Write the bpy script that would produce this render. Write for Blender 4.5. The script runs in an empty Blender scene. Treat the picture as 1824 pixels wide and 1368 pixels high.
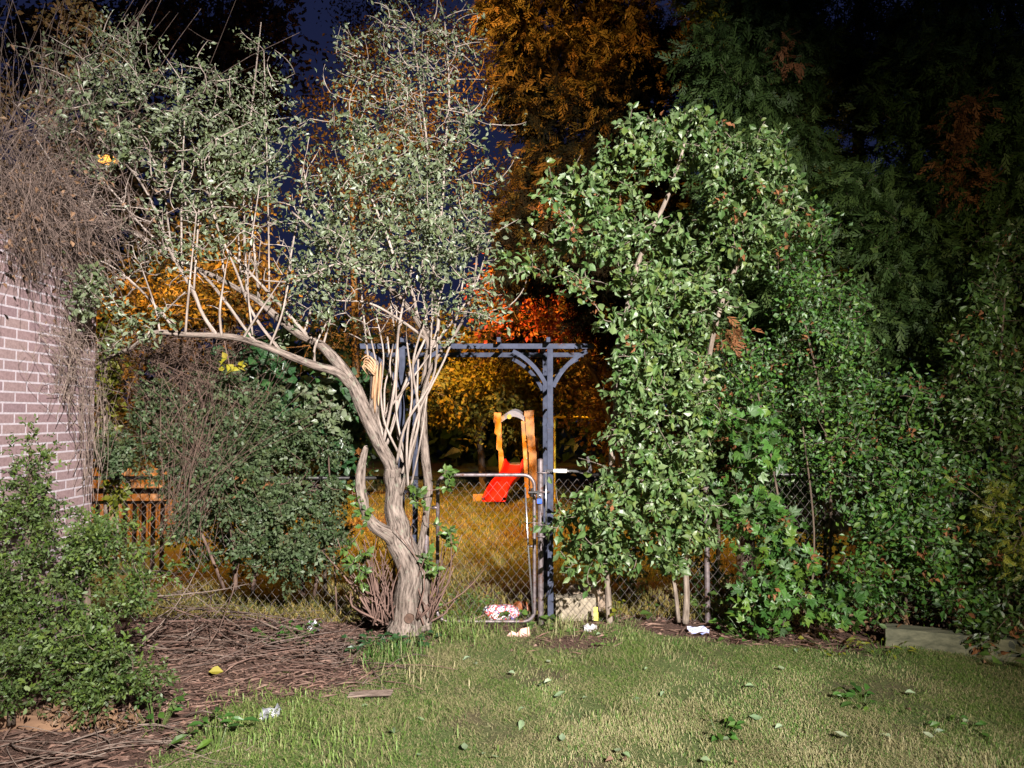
import bpy, math, random
import numpy as np
from mathutils import Matrix, Vector

random.seed(7)
R = np.random.default_rng(11)
S = bpy.context.scene
COL = S.collection

# ------------------------------------------------------------------ camera, sky, lamps, exposure
F, CX, CY, HOR, CAMH = 1302.0, 912.0, 684.0, 740.0, 1.7
PITCH = math.atan((HOR - CY) / F)
cam_d = bpy.data.cameras.new('camera')
cam = bpy.data.objects.new('camera', cam_d)
COL.objects.link(cam)
cam.location = (0, 0, CAMH)
cam.rotation_euler = (math.pi / 2 + PITCH, 0, 0)
cam_d.sensor_width = 36.0
cam_d.lens = F / 1824.0 * 36.0
cam_d.clip_end = 300
S.camera = cam

w = bpy.data.worlds.new('World')
S.world = w
w.use_nodes = True
bg = w.node_tree.nodes['Background']
bg.inputs['Color'].default_value = (0.095, 0.13, 0.42, 1)     # deep blue late dusk sky
bg.inputs['Strength'].default_value = 0.105


def lamp(name, kind, loc, target, energy, color, size, angle=None, blend=0.0):
    d = bpy.data.lights.new(name, kind)
    d.energy = energy
    d.color = color
    d.shadow_soft_size = size
    if kind == 'SPOT':
        d.spot_size = math.radians(angle)
        d.spot_blend = blend
    o = bpy.data.objects.new(name, d)
    COL.objects.link(o)
    o.location = loc
    v = Vector(target) - Vector(loc)
    o.rotation_euler = v.to_track_quat('-Z', 'Y').to_euler()
    return o


# white security light high on the house behind the photographer
lamp('security_light', 'SPOT', (2.6, -4.2, 5.0), (-0.75, 6.0, 1.85), 21500, (1.0, 0.93, 0.90), 0.06, 54, 1.0)
# weaker warm lamp further along the same house
lamp('porch_lamp', 'SPOT', (5.2, -4.5, 3.0), (4.0, 6.0, 1.2), 2100, (1.0, 0.82, 0.45), 0.08, 48, 1.0)
LAMP = (-5.6, 9.0, 4.98)
# sodium street lamp in the park, over on the left
lamp('sodium_light', 'SPOT', (LAMP[0] + 0.55, LAMP[1], LAMP[2] - 0.30), (LAMP[0] + 0.9, LAMP[1] + 2.4, 0), 1700, (1.0, 0.42, 0.07), 0.1, 125, 0.6)
# taller sodium floodlight of the playground, above the frame
lamp('playground_floodlight', 'SPOT', (-2.6, 8.0, 9.6), (0.8, 15.5, 1.6), 17500, (1.0, 0.47, 0.085), 0.15, 98, 0.8)

S.view_settings.view_transform = 'Standard'
S.view_settings.look = 'None'
S.view_settings.exposure = 0
S.view_settings.gamma = 1
S.view_settings.use_curve_mapping = False
S.render.engine = 'CYCLES'
S.cycles.max_bounces = 6
S.cycles.diffuse_bounces = 3
S.cycles.transmission_bounces = 4
S.cycles.use_denoising = True


def P(x, y, Y):
    """the place seen at photo pixel (x, y), Y metres down the garden"""
    u = (x - CX) / F
    v = (CY - y) / F
    c, s = math.cos(PITCH), math.sin(PITCH)
    t = Y / (c - v * s)
    return np.array((u * t, Y, CAMH + t * (s + v * c)))


def lump(x, y):
    return 0.018 * np.sin(1.7 * x + 0.4) * np.sin(1.3 * y) + 0.012 * np.sin(3.9 * x + 1.7 * y) + 0.008 * np.sin(7.3 * y - 4.1 * x)


def noise2(x, y, sc, seed=0):
    r = np.random.default_rng(seed)
    o = 0
    for k in range(7):
        a = r.uniform(0, 6.28)
        f = sc * r.uniform(0.6, 1.9)
        o = o + np.sin((x * math.cos(a) + y * math.sin(a)) * f + r.uniform(0, 6.28))
    return o / 3.6


def nrm(v):
    return v / np.maximum(np.linalg.norm(v, axis=-1, keepdims=True), 1e-9)


# ------------------------------------------------------------------ mesh building
class Geo:
    def __init__(self):
        self.v, self.f, self.r, self.b, self.n = [], [], [], [], 0

    def add(self, V, Fs, rnd=None, along=None):
        V = np.asarray(V, dtype=np.float64).reshape(-1, 3)
        if not isinstance(Fs, (list, tuple)):
            Fs = [Fs]
        for f in Fs:
            f = np.asarray(f, dtype=np.int64)
            if len(f):
                self.f.append(f + self.n)
        self.v.append(V)
        self.r.append(np.zeros(len(V)) if rnd is None else np.broadcast_to(np.asarray(rnd, dtype=float), (len(V),)))
        self.b.append(V * (1, 1, .16) if along is None else np.asarray(along).reshape(-1, 3))
        self.n += len(V)
        return self

    def box(self, c, s, rz=0.0, M=None):
        x, y, z = np.array(s) / 2
        V = np.array([(-x, -y, -z), (x, -y, -z), (x, y, -z), (-x, y, -z), (-x, -y, z), (x, -y, z), (x, y, z), (-x, y, z)])
        if M is not None:
            V = V @ np.array(M).T
        if rz:
            a, b = math.cos(rz), math.sin(rz)
            V = V @ np.array([(a, b, 0), (-b, a, 0), (0, 0, 1)])
        return self.add(V + np.array(c), BOXF)

    def tube(self, pts, rad, sides=8, cap=True, rnd=None, ridge=None, seed=0):
        V, f, caps, al = tube(pts, rad, sides, ridge, seed)
        self.add(V, [f] + ([caps] if cap else []), rnd, al)
        return self


BOXF = np.array([(0, 3, 2, 1), (4, 5, 6, 7), (0, 1, 5, 4), (1, 2, 6, 5), (2, 3, 7, 6), (3, 0, 4, 7)])


def tube(pts, rad, sides=8, ridge=None, seed=0):
    pts = np.asarray(pts, float)
    n = len(pts)
    rad = np.broadcast_to(np.asarray(rad, float), (n,))
    T = nrm(np.gradient(pts, axis=0))
    ref = np.array((0.0, 0, 1)) if abs(T[0][2]) < 0.9 else np.array((1.0, 0, 0))
    N = np.empty_like(T)
    a = np.cross(T[0], ref)
    N[0] = a / np.linalg.norm(a)
    for i in range(1, n):
        q = N[i - 1] - T[i] * np.dot(N[i - 1], T[i])
        N[i] = q / max(np.linalg.norm(q), 1e-9)
    B = np.cross(T, N)
    th = np.linspace(0, 2 * math.pi, sides, endpoint=False)
    rr = np.repeat(rad[:, None], sides, 1)
    if ridge:
        s = np.concatenate([[0], np.cumsum(np.linalg.norm(np.diff(pts, axis=0), axis=1))])[:, None]
        r = np.random.default_rng(seed)
        m = np.zeros((n, sides))
        for k, am in ((2, .8), (3, .8), (5, .7), (7, .8), (9, .8), (12, .7)):
            m += am * np.sin(k * th[None] + r.uniform(0, 6.28) + 1.6 * np.sin(s * r.uniform(3, 9) + r.uniform(0, 6)) + s * r.uniform(-3, 3)) * (1 + .5 * np.sin(s * r.uniform(8, 25) + k * th[None]))
        rr = rr * (1 + ridge * m / 2.2)
    V = pts[:, None] + rr[..., None] * (np.cos(th)[None, :, None] * N[:, None] + np.sin(th)[None, :, None] * B[:, None])
    i = np.arange(n - 1)[:, None] * sides
    j = np.arange(sides)[None]
    j2 = (j + 1) % sides
    f = np.stack([i + j, i + j2, i + sides + j2, i + sides + j], -1).reshape(-1, 4)
    V = V.reshape(-1, 3)
    s = np.concatenate([[0], np.cumsum(np.linalg.norm(np.diff(pts, axis=0), axis=1))])
    al = np.stack([rad[:, None] * np.cos(th), rad[:, None] * np.sin(th), (s[:, None] + pts[0].sum() * 3.7) * .15 + 0 * th], -1).reshape(-1, 3)
    caps = []
    for k in range(1, sides - 1):
        caps.append((0, k + 1, k))
        o = (n - 1) * sides
        caps.append((o, o + k, o + k + 1))
    return V, f, np.array(caps), al


def tubes_batch(C, rad, sides=4, seed=3):
    """C (n,K,3) curves, rad (n,K)"""
    n, K, _ = C.shape
    T = nrm(np.gradient(C, axis=1))
    ref = np.where(np.abs(T[:, :1, 2:3]) < 0.9, np.array((0.0, 0, 1)), np.array((1.0, 0.1, 0)))
    N = nrm(np.cross(T, ref))
    B = np.cross(T, N)
    th = np.linspace(0, 2 * math.pi, sides, endpoint=False)
    V = C[:, :, None] + rad[:, :, None, None] * (np.cos(th)[:, None] * N[:, :, None] + np.sin(th)[:, None] * B[:, :, None])
    b = (np.arange(n) * K * sides)[:, None, None]
    i = np.arange(K - 1)[None, :, None] * sides
    j = np.arange(sides)[None, None]
    j2 = (j + 1) % sides
    f = np.stack([b + i + j, b + i + j2, b + i + sides + j2, b + i + sides + j], -1).reshape(-1, 4)
    return V.reshape(-1, 3), f


def make_mesh(name, g, mat, off=None, smooth=False):
    me = bpy.data.meshes.new(name)
    V = np.concatenate(g.v)
    if off is not None:
        V = V - np.array(off)
    me.vertices.add(len(V))
    me.vertices.foreach_set('co', V.astype(np.float32).ravel())
    L = np.concatenate([f.ravel() for f in g.f])
    cnt = np.concatenate([np.full(len(f), f.shape[1]) for f in g.f])
    st = np.concatenate([[0], np.cumsum(cnt)[:-1]])
    me.loops.add(len(L))
    me.loops.foreach_set('vertex_index', L.astype(np.int32))
    me.polygons.add(len(cnt))
    me.polygons.foreach_set('loop_start', st.astype(np.int32))
    me.polygons.foreach_set('loop_total', cnt.astype(np.int32))
    me.polygons.foreach_set('use_smooth', np.full(len(cnt), bool(smooth)))
    if any('bark' in m.name or 'twig' in m.name or 'stem' in m.name for m in (mat if isinstance(mat, (list, tuple)) else [mat])):
        a = me.attributes.new('along', 'FLOAT_VECTOR', 'POINT')
        a.data.foreach_set('vector', np.concatenate(g.b).astype(np.float32).ravel())
    a = me.attributes.new('rnd', 'FLOAT', 'POINT')
    a.data.foreach_set('value', np.concatenate(g.r).astype(np.float32))
    me.update(calc_edges=True)
    for m in (mat if isinstance(mat, (list, tuple)) else [mat]):
        me.materials.append(m)
    return me


def empty(name, loc, label, cat, group=None):
    o = bpy.data.objects.new(name, None)
    o.empty_display_size = 0.1
    COL.objects.link(o)
    o.location = tuple(float(c) for c in loc)
    o['label'] = label
    o['category'] = cat
    if group:
        o['group'] = group
    return o


def obj(name, g, mat, parent=None, loc=None, smooth=False, kind=None, label=None, cat=None, group=None):
    """mesh given in world coordinates; hung under its parent (its own origin at loc when top-level)"""
    off = None
    if parent is not None:
        off = ORG(parent)
    elif loc is not None:
        off = loc
    o = bpy.data.objects.new(name, make_mesh(name, g, mat, off, smooth))
    COL.objects.link(o)
    if parent is not None:
        o.parent = parent
    elif loc is not None:
        o.location = tuple(float(c) for c in loc)
    if kind:
        o['kind'] = kind
    if label:
        o['label'] = label
    if cat:
        o['category'] = cat
    if group:
        o['group'] = group
    return o


def ORG(o):
    v = np.zeros(3)
    while o is not None:
        v = v + np.array(o.location)
        o = o.parent
    return v


def inst(name, me, parent, M, label=None):
    o = bpy.data.objects.new(name, me)
    COL.objects.link(o)
    if parent is not None:
        o.parent = parent
        M = Matrix.Translation(Vector(-ORG(parent))) @ M
    o.matrix_local = M
    if label:
        o['label'] = label
    return o


def smooth_path(pts, n=6):
    """Catmull-Rom through rows of any width"""
    p = np.asarray(pts, float)
    q = np.concatenate([[2 * p[0] - p[1]], p, [2 * p[-1] - p[-2]]])
    out = []
    for i in range(1, len(q) - 2):
        t = np.linspace(0, 1, n, endpoint=False)[:, None]
        a, b, c, d = q[i - 1], q[i], q[i + 1], q[i + 2]
        out.append(0.5 * (2 * b + (c - a) * t + (2 * a - 5 * b + 4 * c - d) * t * t + (3 * b - a - 3 * c + d) * t ** 3))
    return np.concatenate(out + [p[-1:]])


# ------------------------------------------------------------------ materials
def newmat(name):
    m = bpy.data.materials.new(name)
    m.use_nodes = True
    nt = m.node_tree
    nt.nodes.clear()
    out = nt.nodes.new('ShaderNodeOutputMaterial')
    return m, nt, out


def N(nt, t, **kw):
    n = nt.nodes.new(t)
    for k, v in kw.items():
        setattr(n, k, v)
    return n


def ramp(nt, fac, stops, interp='LINEAR'):
    r = N(nt, 'ShaderNodeValToRGB')
    r.color_ramp.interpolation = interp
    e = r.color_ramp.elements
    while len(e) < len(stops):
        e.new(0.5)
    for i, (p, c) in enumerate(stops):
        e[i].position = p
        e[i].color = (c[0], c[1], c[2], 1)
    nt.links.new(fac, r.inputs[0])
    return r.outputs[0]


def noise(nt, scale, detail=4, rough=.6, vec=None, stretch=None):
    t = N(nt, 'ShaderNodeTexNoise')
    t.inputs['Scale'].default_value = scale
    t.inputs['Detail'].default_value = detail
    t.inputs['Roughness'].default_value = rough
    if vec is None:
        tc = N(nt, 'ShaderNodeTexCoord')
        vec = tc.outputs['Object']
    if stretch:
        mp = N(nt, 'ShaderNodeMapping')
        mp.inputs['Scale'].default_value = stretch
        nt.links.new(vec, mp.inputs[0])
        vec = mp.outputs[0]
    nt.links.new(vec, t.inputs['Vector'])
    return t.outputs['Fac']


def mathn(nt, op, a, b):
    m = N(nt, 'ShaderNodeMath', operation=op)
    for i, x in enumerate((a, b)):
        if x is None:
            continue
        if isinstance(x, (int, float)):
            m.inputs[i].default_value = x
        else:
            nt.links.new(x, m.inputs[i])
    return m.outputs[0]


def mixc(nt, fac, a, b, mode='MIX'):
    m = N(nt, 'ShaderNodeMix', data_type='RGBA', blend_type=mode)
    for key, x in ((0, fac), (6, a), (7, b)):
        if isinstance(x, (int, float)):
            m.inputs[key].default_value = x
        elif isinstance(x, tuple):
            m.inputs[key].default_value = (*x, 1)
        else:
            nt.links.new(x, m.inputs[key])
    return m.outputs[2]


def bsdf(nt, out, rough=.6, spec=.4, metal=0.0, color=None):
    b = N(nt, 'ShaderNodeBsdfPrincipled')
    b.inputs['Roughness'].default_value = rough
    b.inputs['Specular IOR Level'].default_value = spec
    b.inputs['Metallic'].default_value = metal
    if color is not None:
        if isinstance(color, tuple):
            b.inputs['Base Color'].default_value = (*color, 1)
        else:
            nt.links.new(color, b.inputs['Base Color'])
    nt.links.new(b.outputs[0], out.inputs[0])
    return b


def bump(nt, b, h, strength=.5, dist=.01):
    n = N(nt, 'ShaderNodeBump')
    n.inputs['Strength'].default_value = strength
    n.inputs['Distance'].default_value = dist
    nt.links.new(h, n.inputs['Height'])
    nt.links.new(n.outputs[0], b.inputs['Normal'])


def leafmat(name, cols, rough=.42, spec=.5, trans=.25, back=(.14, .19, .13)):
    """leaf colours picked per leaf; paler underside; some light passes through"""
    m, nt, out = newmat(name)
    at = N(nt, 'ShaderNodeAttribute', attribute_name='rnd')
    oi = N(nt, 'ShaderNodeObjectInfo')
    f = mathn(nt, 'FRACT', mathn(nt, 'ADD', at.outputs['Fac'], oi.outputs['Random']), 0)
    k = len(cols)
    c = ramp(nt, f, [(i / (k - 1) if k > 1 else 0, cc) for i, cc in enumerate(cols)])
    geo = N(nt, 'ShaderNodeNewGeometry')
    vein = noise(nt, 60, 2)
    c = mixc(nt, .35, c, ramp(nt, vein, [(.3, (.35, .35, .35)), (.7, (1, 1, 1))]), 'MULTIPLY')
    if back:
        c2 = mixc(nt, .45, c, back)
        c = mixc(nt, geo.outputs['Backfacing'], c, c2)
    b = bsdf(nt, out, rough, spec, 0, c)
    if trans:
        t = N(nt, 'ShaderNodeBsdfTranslucent')
        nt.links.new(mixc(nt, .5, c, (.25, .3, .03)) if back else c, t.inputs[0])
        mx = N(nt, 'ShaderNodeMixShader')
        mx.inputs[0].default_value = trans
        nt.links.new(b.outputs[0], mx.inputs[1])
        nt.links.new(t.outputs[0], mx.inputs[2])
        nt.links.new(mx.outputs[0], out.inputs[0])
    return m


def barkmat(name, dark, light, sc=30, stretch=None, rough=.85, bs=.9, moss=None):
    """furrows running along the limb"""
    m, nt, out = newmat(name)
    at = N(nt, 'ShaderNodeAttribute', attribute_name='along')
    n1 = noise(nt, sc, 6, .65, at.outputs['Vector'])
    n2 = noise(nt, 5, 4)
    n3 = noise(nt, 22, 5, .7)
    c = ramp(nt, n1, [(.36, dark), (.47, tuple(.45 * (x + y) for x, y in zip(dark, light))), (.66, light)])
    c = mixc(nt, .65, c, ramp(nt, n2, [(.3, (.55, .5, .46)), (.7, (1, 1, 1))]), 'MULTIPLY')
    if moss:
        c = mixc(nt, ramp(nt, n3, [(.58, (0, 0, 0)), (.68, (.7, .7, .7))]), c, moss)
    b = bsdf(nt, out, rough, .2, 0, c)
    bump(nt, b, mathn(nt, 'ADD', n1, mathn(nt, 'MULTIPLY', n3, .35)), bs, .012)
    return m


def plain(name, c1, c2, sc=20, rough=.6, spec=.4, metal=0, bs=.3, stretch=None, lo=.35, hi=.65):
    m, nt, out = newmat(name)
    n1 = noise(nt, sc, 6, .65, stretch=stretch)
    c = ramp(nt, n1, [(lo, c1), (hi, c2)])
    b = bsdf(nt, out, rough, spec, metal, c)
    if bs:
        bump(nt, b, n1, bs, .006)
    return m


def worn(name, c1, c2, wear, sc=20, rough=.5, spec=.4, metal=0, amount=.62, bs=.2):
    m, nt, out = newmat(name)
    c = ramp(nt, noise(nt, sc, 6, .65), [(.35, c1), (.65, c2)])
    n2 = noise(nt, 11, 8, .72)
    f = ramp(nt, n2, [(amount - .03, (0, 0, 0)), (amount + .04, (1, 1, 1))])
    b = bsdf(nt, out, rough, spec, metal, mixc(nt, f, c, wear))
    bump(nt, b, n2, bs, .006)
    return m


def rndmat(name, cols, rough=.8, spec=.2, sc=40):
    """a colour per piece, with fine grain"""
    m, nt, out = newmat(name)
    at = N(nt, 'ShaderNodeAttribute', attribute_name='rnd')
    oi = N(nt, 'ShaderNodeObjectInfo')
    f = mathn(nt, 'FRACT', mathn(nt, 'ADD', at.outputs['Fac'], oi.outputs['Random']), 0)
    c = ramp(nt, f, [(i / (len(cols) - 1), cc) for i, cc in enumerate(cols)])
    n1 = noise(nt, sc, 6, .7)
    c = mixc(nt, .75, c, ramp(nt, n1, [(.3, (.45, .42, .4)), (.7, (1, 1, 1))]), 'MULTIPLY')
    b = bsdf(nt, out, rough, spec, 0, c)
    bump(nt, b, n1, .35, .003)
    return m


M_BARK = barkmat('gnarled_bark', (.036, .027, .021), (.31, .255, .215), 64, bs=1.0, moss=(.2, .215, .16))
M_SHOOT = barkmat('shoot_bark', (.16, .13, .11), (.42, .36, .31), 50, bs=.5)
M_SUCKER = barkmat('sucker_bark', (.085, .05, .04), (.23, .15, .12), 40, bs=.4)
M_SPLIT = plain('split_wood', (.20, .095, .04), (.44, .30, .18), 40, .7, .2, stretch=(1, 1, .1))
M_SMOOTHBARK = barkmat('young_bark', (.12, .095, .075), (.32, .27, .22), 40)
M_DARKBARK = barkmat('dark_bark', (.05, .04, .03), (.16, .12, .09), 26)
M_REDTWIG = barkmat('vine_stem', (.065, .042, .034), (.19, .13, .10), 40, bs=.4)
M_GREYTWIG = barkmat('dry_twig', (.10, .075, .06), (.28, .22, .18), 40, bs=.4)
M_THICK = barkmat('dusky_twig', (.06, .044, .036), (.20, .15, .125), 40, bs=.4)

L_HERO = leafmat('broad_leaf', [(.085, .12, .05), (.145, .185, .095), (.10, .14, .06), (.20, .235, .145), (.055, .08, .035), (.13, .165, .065), (.17, .2, .12)], .42, .5, .27, (.23, .26, .19))
L_PEAR = leafmat('round_leaf', [(.045, .105, .025), (.085, .155, .04), (.055, .12, .028), (.14, .20, .075), (.028, .065, .016), (.10, .15, .03), (.12, .17, .04)], .44, .5, .24, (.17, .25, .12))
L_CREEP = leafmat('creeper_leaf', [(.025, .08, .014), (.045, .12, .02), (.06, .155, .024), (.03, .09, .018), (.10, .18, .022), (.016, .05, .01)], .45, .4, .22)
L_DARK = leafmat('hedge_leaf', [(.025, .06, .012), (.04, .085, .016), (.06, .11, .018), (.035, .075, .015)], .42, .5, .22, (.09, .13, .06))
L_WARM = leafmat('yellow_green_leaf', [(.08, .12, .012), (.14, .16, .015), (.2, .2, .02), (.12, .13, .015)], .5, .4, .3, None)
L_FINE = leafmat('small_teal_leaf', [(.035, .068, .025), (.05, .09, .032), (.075, .115, .042), (.028, .052, .018), (.06, .09, .028), (.06, .06, .025)], .5, .35, .22, (.11, .14, .08))
L_YEW = leafmat('yew_leaf', [(.035, .07, .012), (.065, .115, .018), (.11, .16, .028), (.045, .085, .014), (.02, .04, .009), (.08, .10, .02)], .48, .3, .2, (.12, .17, .07))
L_VINE = leafmat('large_dark_leaf', [(.02, .06, .02), (.03, .085, .03), (.045, .11, .03)], .38, .5, .2)
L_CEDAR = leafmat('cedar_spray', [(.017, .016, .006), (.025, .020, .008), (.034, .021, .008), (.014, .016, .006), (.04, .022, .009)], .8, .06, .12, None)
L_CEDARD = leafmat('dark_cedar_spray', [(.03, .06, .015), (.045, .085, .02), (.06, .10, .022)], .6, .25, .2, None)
L_RUST = leafmat('dead_cedar_spray', [(.16, .065, .025), (.23, .10, .04), (.12, .05, .02)], .7, .2, .2, None)
L_GOLD = leafmat('autumn_leaf', [(.20, .20, .03), (.32, .27, .04), (.16, .19, .04), (.36, .24, .04), (.25, .2, .03)], .55, .3, .3, None)
L_AMBER = leafmat('amber_leaf', [(.10, .085, .022), (.065, .065, .018), (.15, .10, .025), (.05, .05, .015)], .6, .3, .25, None)
L_BRONZE = leafmat('bronze_leaf', [(.05, .032, .012), (.03, .025, .011), (.065, .038, .013), (.035, .033, .012)], .6, .25, .2, None)
L_RED = leafmat('red_autumn_leaf', [(.45, .06, .03), (.34, .05, .025), (.42, .13, .03), (.25, .14, .03), (.5, .08, .03)], .55, .3, .3, None)
L_RUSSET = leafmat('russet_leaf', [(.22, .13, .04), (.16, .11, .04), (.28, .15, .05), (.12, .11, .04)], .55, .3, .3, None)
L_BRIGHT = leafmat('fresh_leaf', [(.06, .13, .022), (.10, .18, .035), (.05, .10, .02), (.13, .2, .05)], .42, .45, .25)
L_YELLOW = leafmat('yellow_leaf', [(.34, .30, .02), (.28, .27, .02), (.38, .31, .05)], .5, .4, .3, None)
L_FALLEN = leafmat('fallen_leaf', [(.20, .27, .16), (.16, .24, .11), (.25, .28, .18), (.13, .2, .1)], .5, .5, .1, (.25, .3, .22))
L_BROWN = leafmat('dry_leaf', [(.16, .09, .05), (.23, .14, .08), (.11, .06, .035), (.28, .19, .12)], .7, .2, .15, None)

M_GRASS = leafmat('grass_blade', [(.075, .165, .03), (.10, .195, .036), (.15, .245, .05), (.20, .26, .07), (.28, .28, .12), (.38, .33, .18), (.10, .185, .036)], .55, .3, .25, None)
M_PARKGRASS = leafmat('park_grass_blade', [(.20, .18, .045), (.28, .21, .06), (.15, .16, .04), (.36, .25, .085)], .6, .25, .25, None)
M_MULCH = rndmat('wood_chip', [(.09, .055, .042), (.15, .085, .065), (.22, .135, .10), (.07, .045, .035), (.30, .2, .155), (.12, .075, .055)], .85, .2)

M_BRICK = rndmat('brick_clay', [(.30, .205, .215), (.34, .24, .24), (.315, .22, .225), (.355, .26, .25), (.285, .20, .215), (.33, .23, .23)], .85, .2, 55)
M_MORTAR = plain('pale_mortar', (.38, .34, .36), (.52, .47, .50), 45, .9, .1, bs=0)
M_STEEL = worn('blue_grey_paint', (.028, .033, .052), (.052, .06, .09), (.05, .032, .025), 14, .75, .15)
M_GALV = worn('weathered_pipe', (.10, .08, .08), (.235, .20, .205), (.10, .05, .035), 22, .45, .5, .5, .58)
M_WIRE = plain('galvanised_wire', (.17, .15, .135), (.36, .33, .30), 30, .4, .5, .6, bs=.1)
M_BLACKMETAL = plain('black_metal', (.012, .012, .012), (.04, .036, .034), 20, .45, .5, .3)
M_BLUE = plain('blue_enamel', (.02, .07, .42), (.03, .10, .55), 12, .35, .5, bs=.05)
M_CHROME = plain('shackle_steel', (.5, .5, .52), (.65, .65, .68), 20, .25, .5, .9, bs=.05)
M_WHITE = plain('white_sticker', (.72, .66, .58), (.8, .76, .7), 30, .5, .3, bs=.05)
M_INK = plain('sticker_print', (.07, .06, .05), (.12, .10, .09), 30, .6, .3, bs=0)
M_RED = worn('red_plastic', (.50, .012, .012), (.62, .02, .018), (.45, .09, .07), 6, .4, .45, amount=.66, bs=.06)
M_ORANGE = worn('amber_plastic', (.58, .28, .06), (.68, .36, .1), (.42, .24, .1), 5, .45, .4, amount=.6, bs=.1)
M_GREY = plain('grey_plastic', (.34, .33, .36), (.46, .45, .47), 8, .45, .4, bs=.05)
M_DGREY = plain('dark_grey_plastic', (.10, .10, .12), (.17, .17, .19), 8, .45, .4, bs=.05)
M_YEL = plain('yellow_plastic', (.62, .50, .04), (.72, .58, .07), 8, .45, .4, bs=.05)
M_BROWNP = plain('brown_plastic', (.20, .06, .02), (.28, .09, .03), 8, .5, .4, bs=.05)
M_WOODPALE = plain('pale_board', (.35, .22, .12), (.52, .36, .22), 14, .75, .2, stretch=(1, 1, .2))
M_WOODDARK = plain('dark_stained_wood', (.05, .03, .02), (.11, .065, .045), 20, .7, .25)
M_TIMBER = plain('weathered_timber', (.055, .06, .04), (.14, .14, .095), 22, .85, .2, stretch=(.12, 1, 1))
M_LOG = plain('edging_timber', (.13, .075, .045), (.28, .17, .10), 22, .85, .2, stretch=(.12, 1, 1))
M_BLOCK = plain('tan_concrete', (.17, .145, .105), (.33, .285, .21), 24, .9, .1, bs=.6)
M_ROCK = plain('brown_rock', (.13, .10, .075), (.34, .26, .19), 14, .9, .15, bs=.8)
M_TILE = plain('pink_brick_shard', (.48, .27, .23), (.66, .42, .37), 30, .9, .1, bs=.6)
M_PAPER = plain('white_paper', (.28, .27, .28), (.45, .44, .45), 18, .7, .2, bs=.3)
M_LITTERY = plain('yellow_wrapper', (.68, .62, .05), (.78, .74, .15), 18, .45, .4, bs=.2)
M_LITTERB = plain('blue_white_wrapper', (.06, .10, .34), (.5, .5, .54), 26, .45, .4, bs=.3)
M_FILM = plain('clear_film', (.10, .105, .11), (.30, .31, .34), 26, .2, .7, bs=.8)
M_ROOF = plain('roof_felt', (.06, .05, .05), (.10, .09, .085), 20, .9, .1)

# many-coloured print on a plastic bag
M_BAG, _nt, _out = newmat('printed_plastic')
_v = N(_nt, 'ShaderNodeTexVoronoi')
_v.inputs['Scale'].default_value = 85
_tc = N(_nt, 'ShaderNodeTexCoord')
_nt.links.new(_tc.outputs['Object'], _v.inputs['Vector'])
_sep = N(_nt, 'ShaderNodeSeparateColor')
_nt.links.new(_v.outputs['Color'], _sep.inputs[0])
_c = ramp(_nt, _sep.outputs[0], [(0, (.62, .07, .06)), (.2, (.75, .72, .72)), (.36, (.10, .11, .30)), (.5, (.7, .4, .4)), (.64, (.05, .05, .06)), (.76, (.6, .62, .72)), (.9, (.62, .12, .1))], 'CONSTANT')
_b = bsdf(_nt, _out, .3, .5, 0, _c)
bump(_nt, _b, noise(_nt, 30, 5), .6, .01)

# soil and turf under the blades
M_GROUND, _nt, _out = newmat('garden_ground')
_at = N(_nt, 'ShaderNodeAttribute', attribute_name='rnd')
_tc = N(_nt, 'ShaderNodeTexCoord')
_n1 = noise(_nt, 16, 8, .7, _tc.outputs['Object'])
_n2 = noise(_nt, 70, 6, .75, _tc.outputs['Object'])
_turf = ramp(_nt, _n2, [(.3, (.045, .06, .02)), (.55, (.11, .145, .05)), (.75, (.22, .215, .10))])
_soil = ramp(_nt, _n2, [(.3, (.045, .028, .022)), (.55, (.12, .075, .058)), (.75, (.22, .145, .115))])
_n3 = noise(_nt, 1.6, 6, .65, _tc.outputs['Object'])
_turf = mixc(_nt, ramp(_nt, _n3, [(.48, (0, 0, 0)), (.62, (.75, .75, .75))]), _turf, ramp(_nt, _n2, [(.3, (.05, .035, .022)), (.7, (.17, .13, .085))]))
_f = mathn(_nt, 'ADD', _at.outputs['Fac'], mathn(_nt, 'MULTIPLY', mathn(_nt, 'SUBTRACT', _n1, .5), 1.1))
_fm = ramp(_nt, _f, [(.42, (0, 0, 0)), (.58, (1, 1, 1))])
_b = bsdf(_nt, _out, .95, .1, 0, mixc(_nt, _fm, _turf, _soil))
bump(_nt, _b, _n2, 1, .02)

# lamp lens
M_LENS, _nt, _out = newmat('sodium_lens')
_e = N(_nt, 'ShaderNodeEmission')
_e.inputs[0].default_value = (1, .42, .08, 1)
_e.inputs[1].default_value = 2.5
_nt.links.new(_e.outputs[0], _out.inputs[0])


# ------------------------------------------------------------------ leaf shapes (x across, y along, z up)
def L_ovate(wd=.5, fold=.18, curl=.12):
    V = np.array([(0, 0, 0), (-.36 * wd, .28, fold * .36 * wd * 2), (0, .28, 0), (.36 * wd, .28, fold * .36 * wd * 2),
                  (-.48 * wd, .58, fold * wd - curl * .3), (0, .6, -curl * .3), (.48 * wd, .58, fold * wd - curl * .3), (0, 1, -curl)])
    return V, [np.array([(0, 2, 1), (0, 3, 2), (4, 5, 7), (5, 6, 7)]), np.array([(1, 2, 5, 4), (2, 3, 6, 5)])]


def L_simple(wd=.55, fold=.15):
    V = np.array([(0, 0, 0), (.5 * wd, .5, fold * wd), (0, 1, -.08), (-.5 * wd, .5, fold * wd)])
    return V, [np.array([(0, 1, 2), (0, 2, 3)])]


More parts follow.
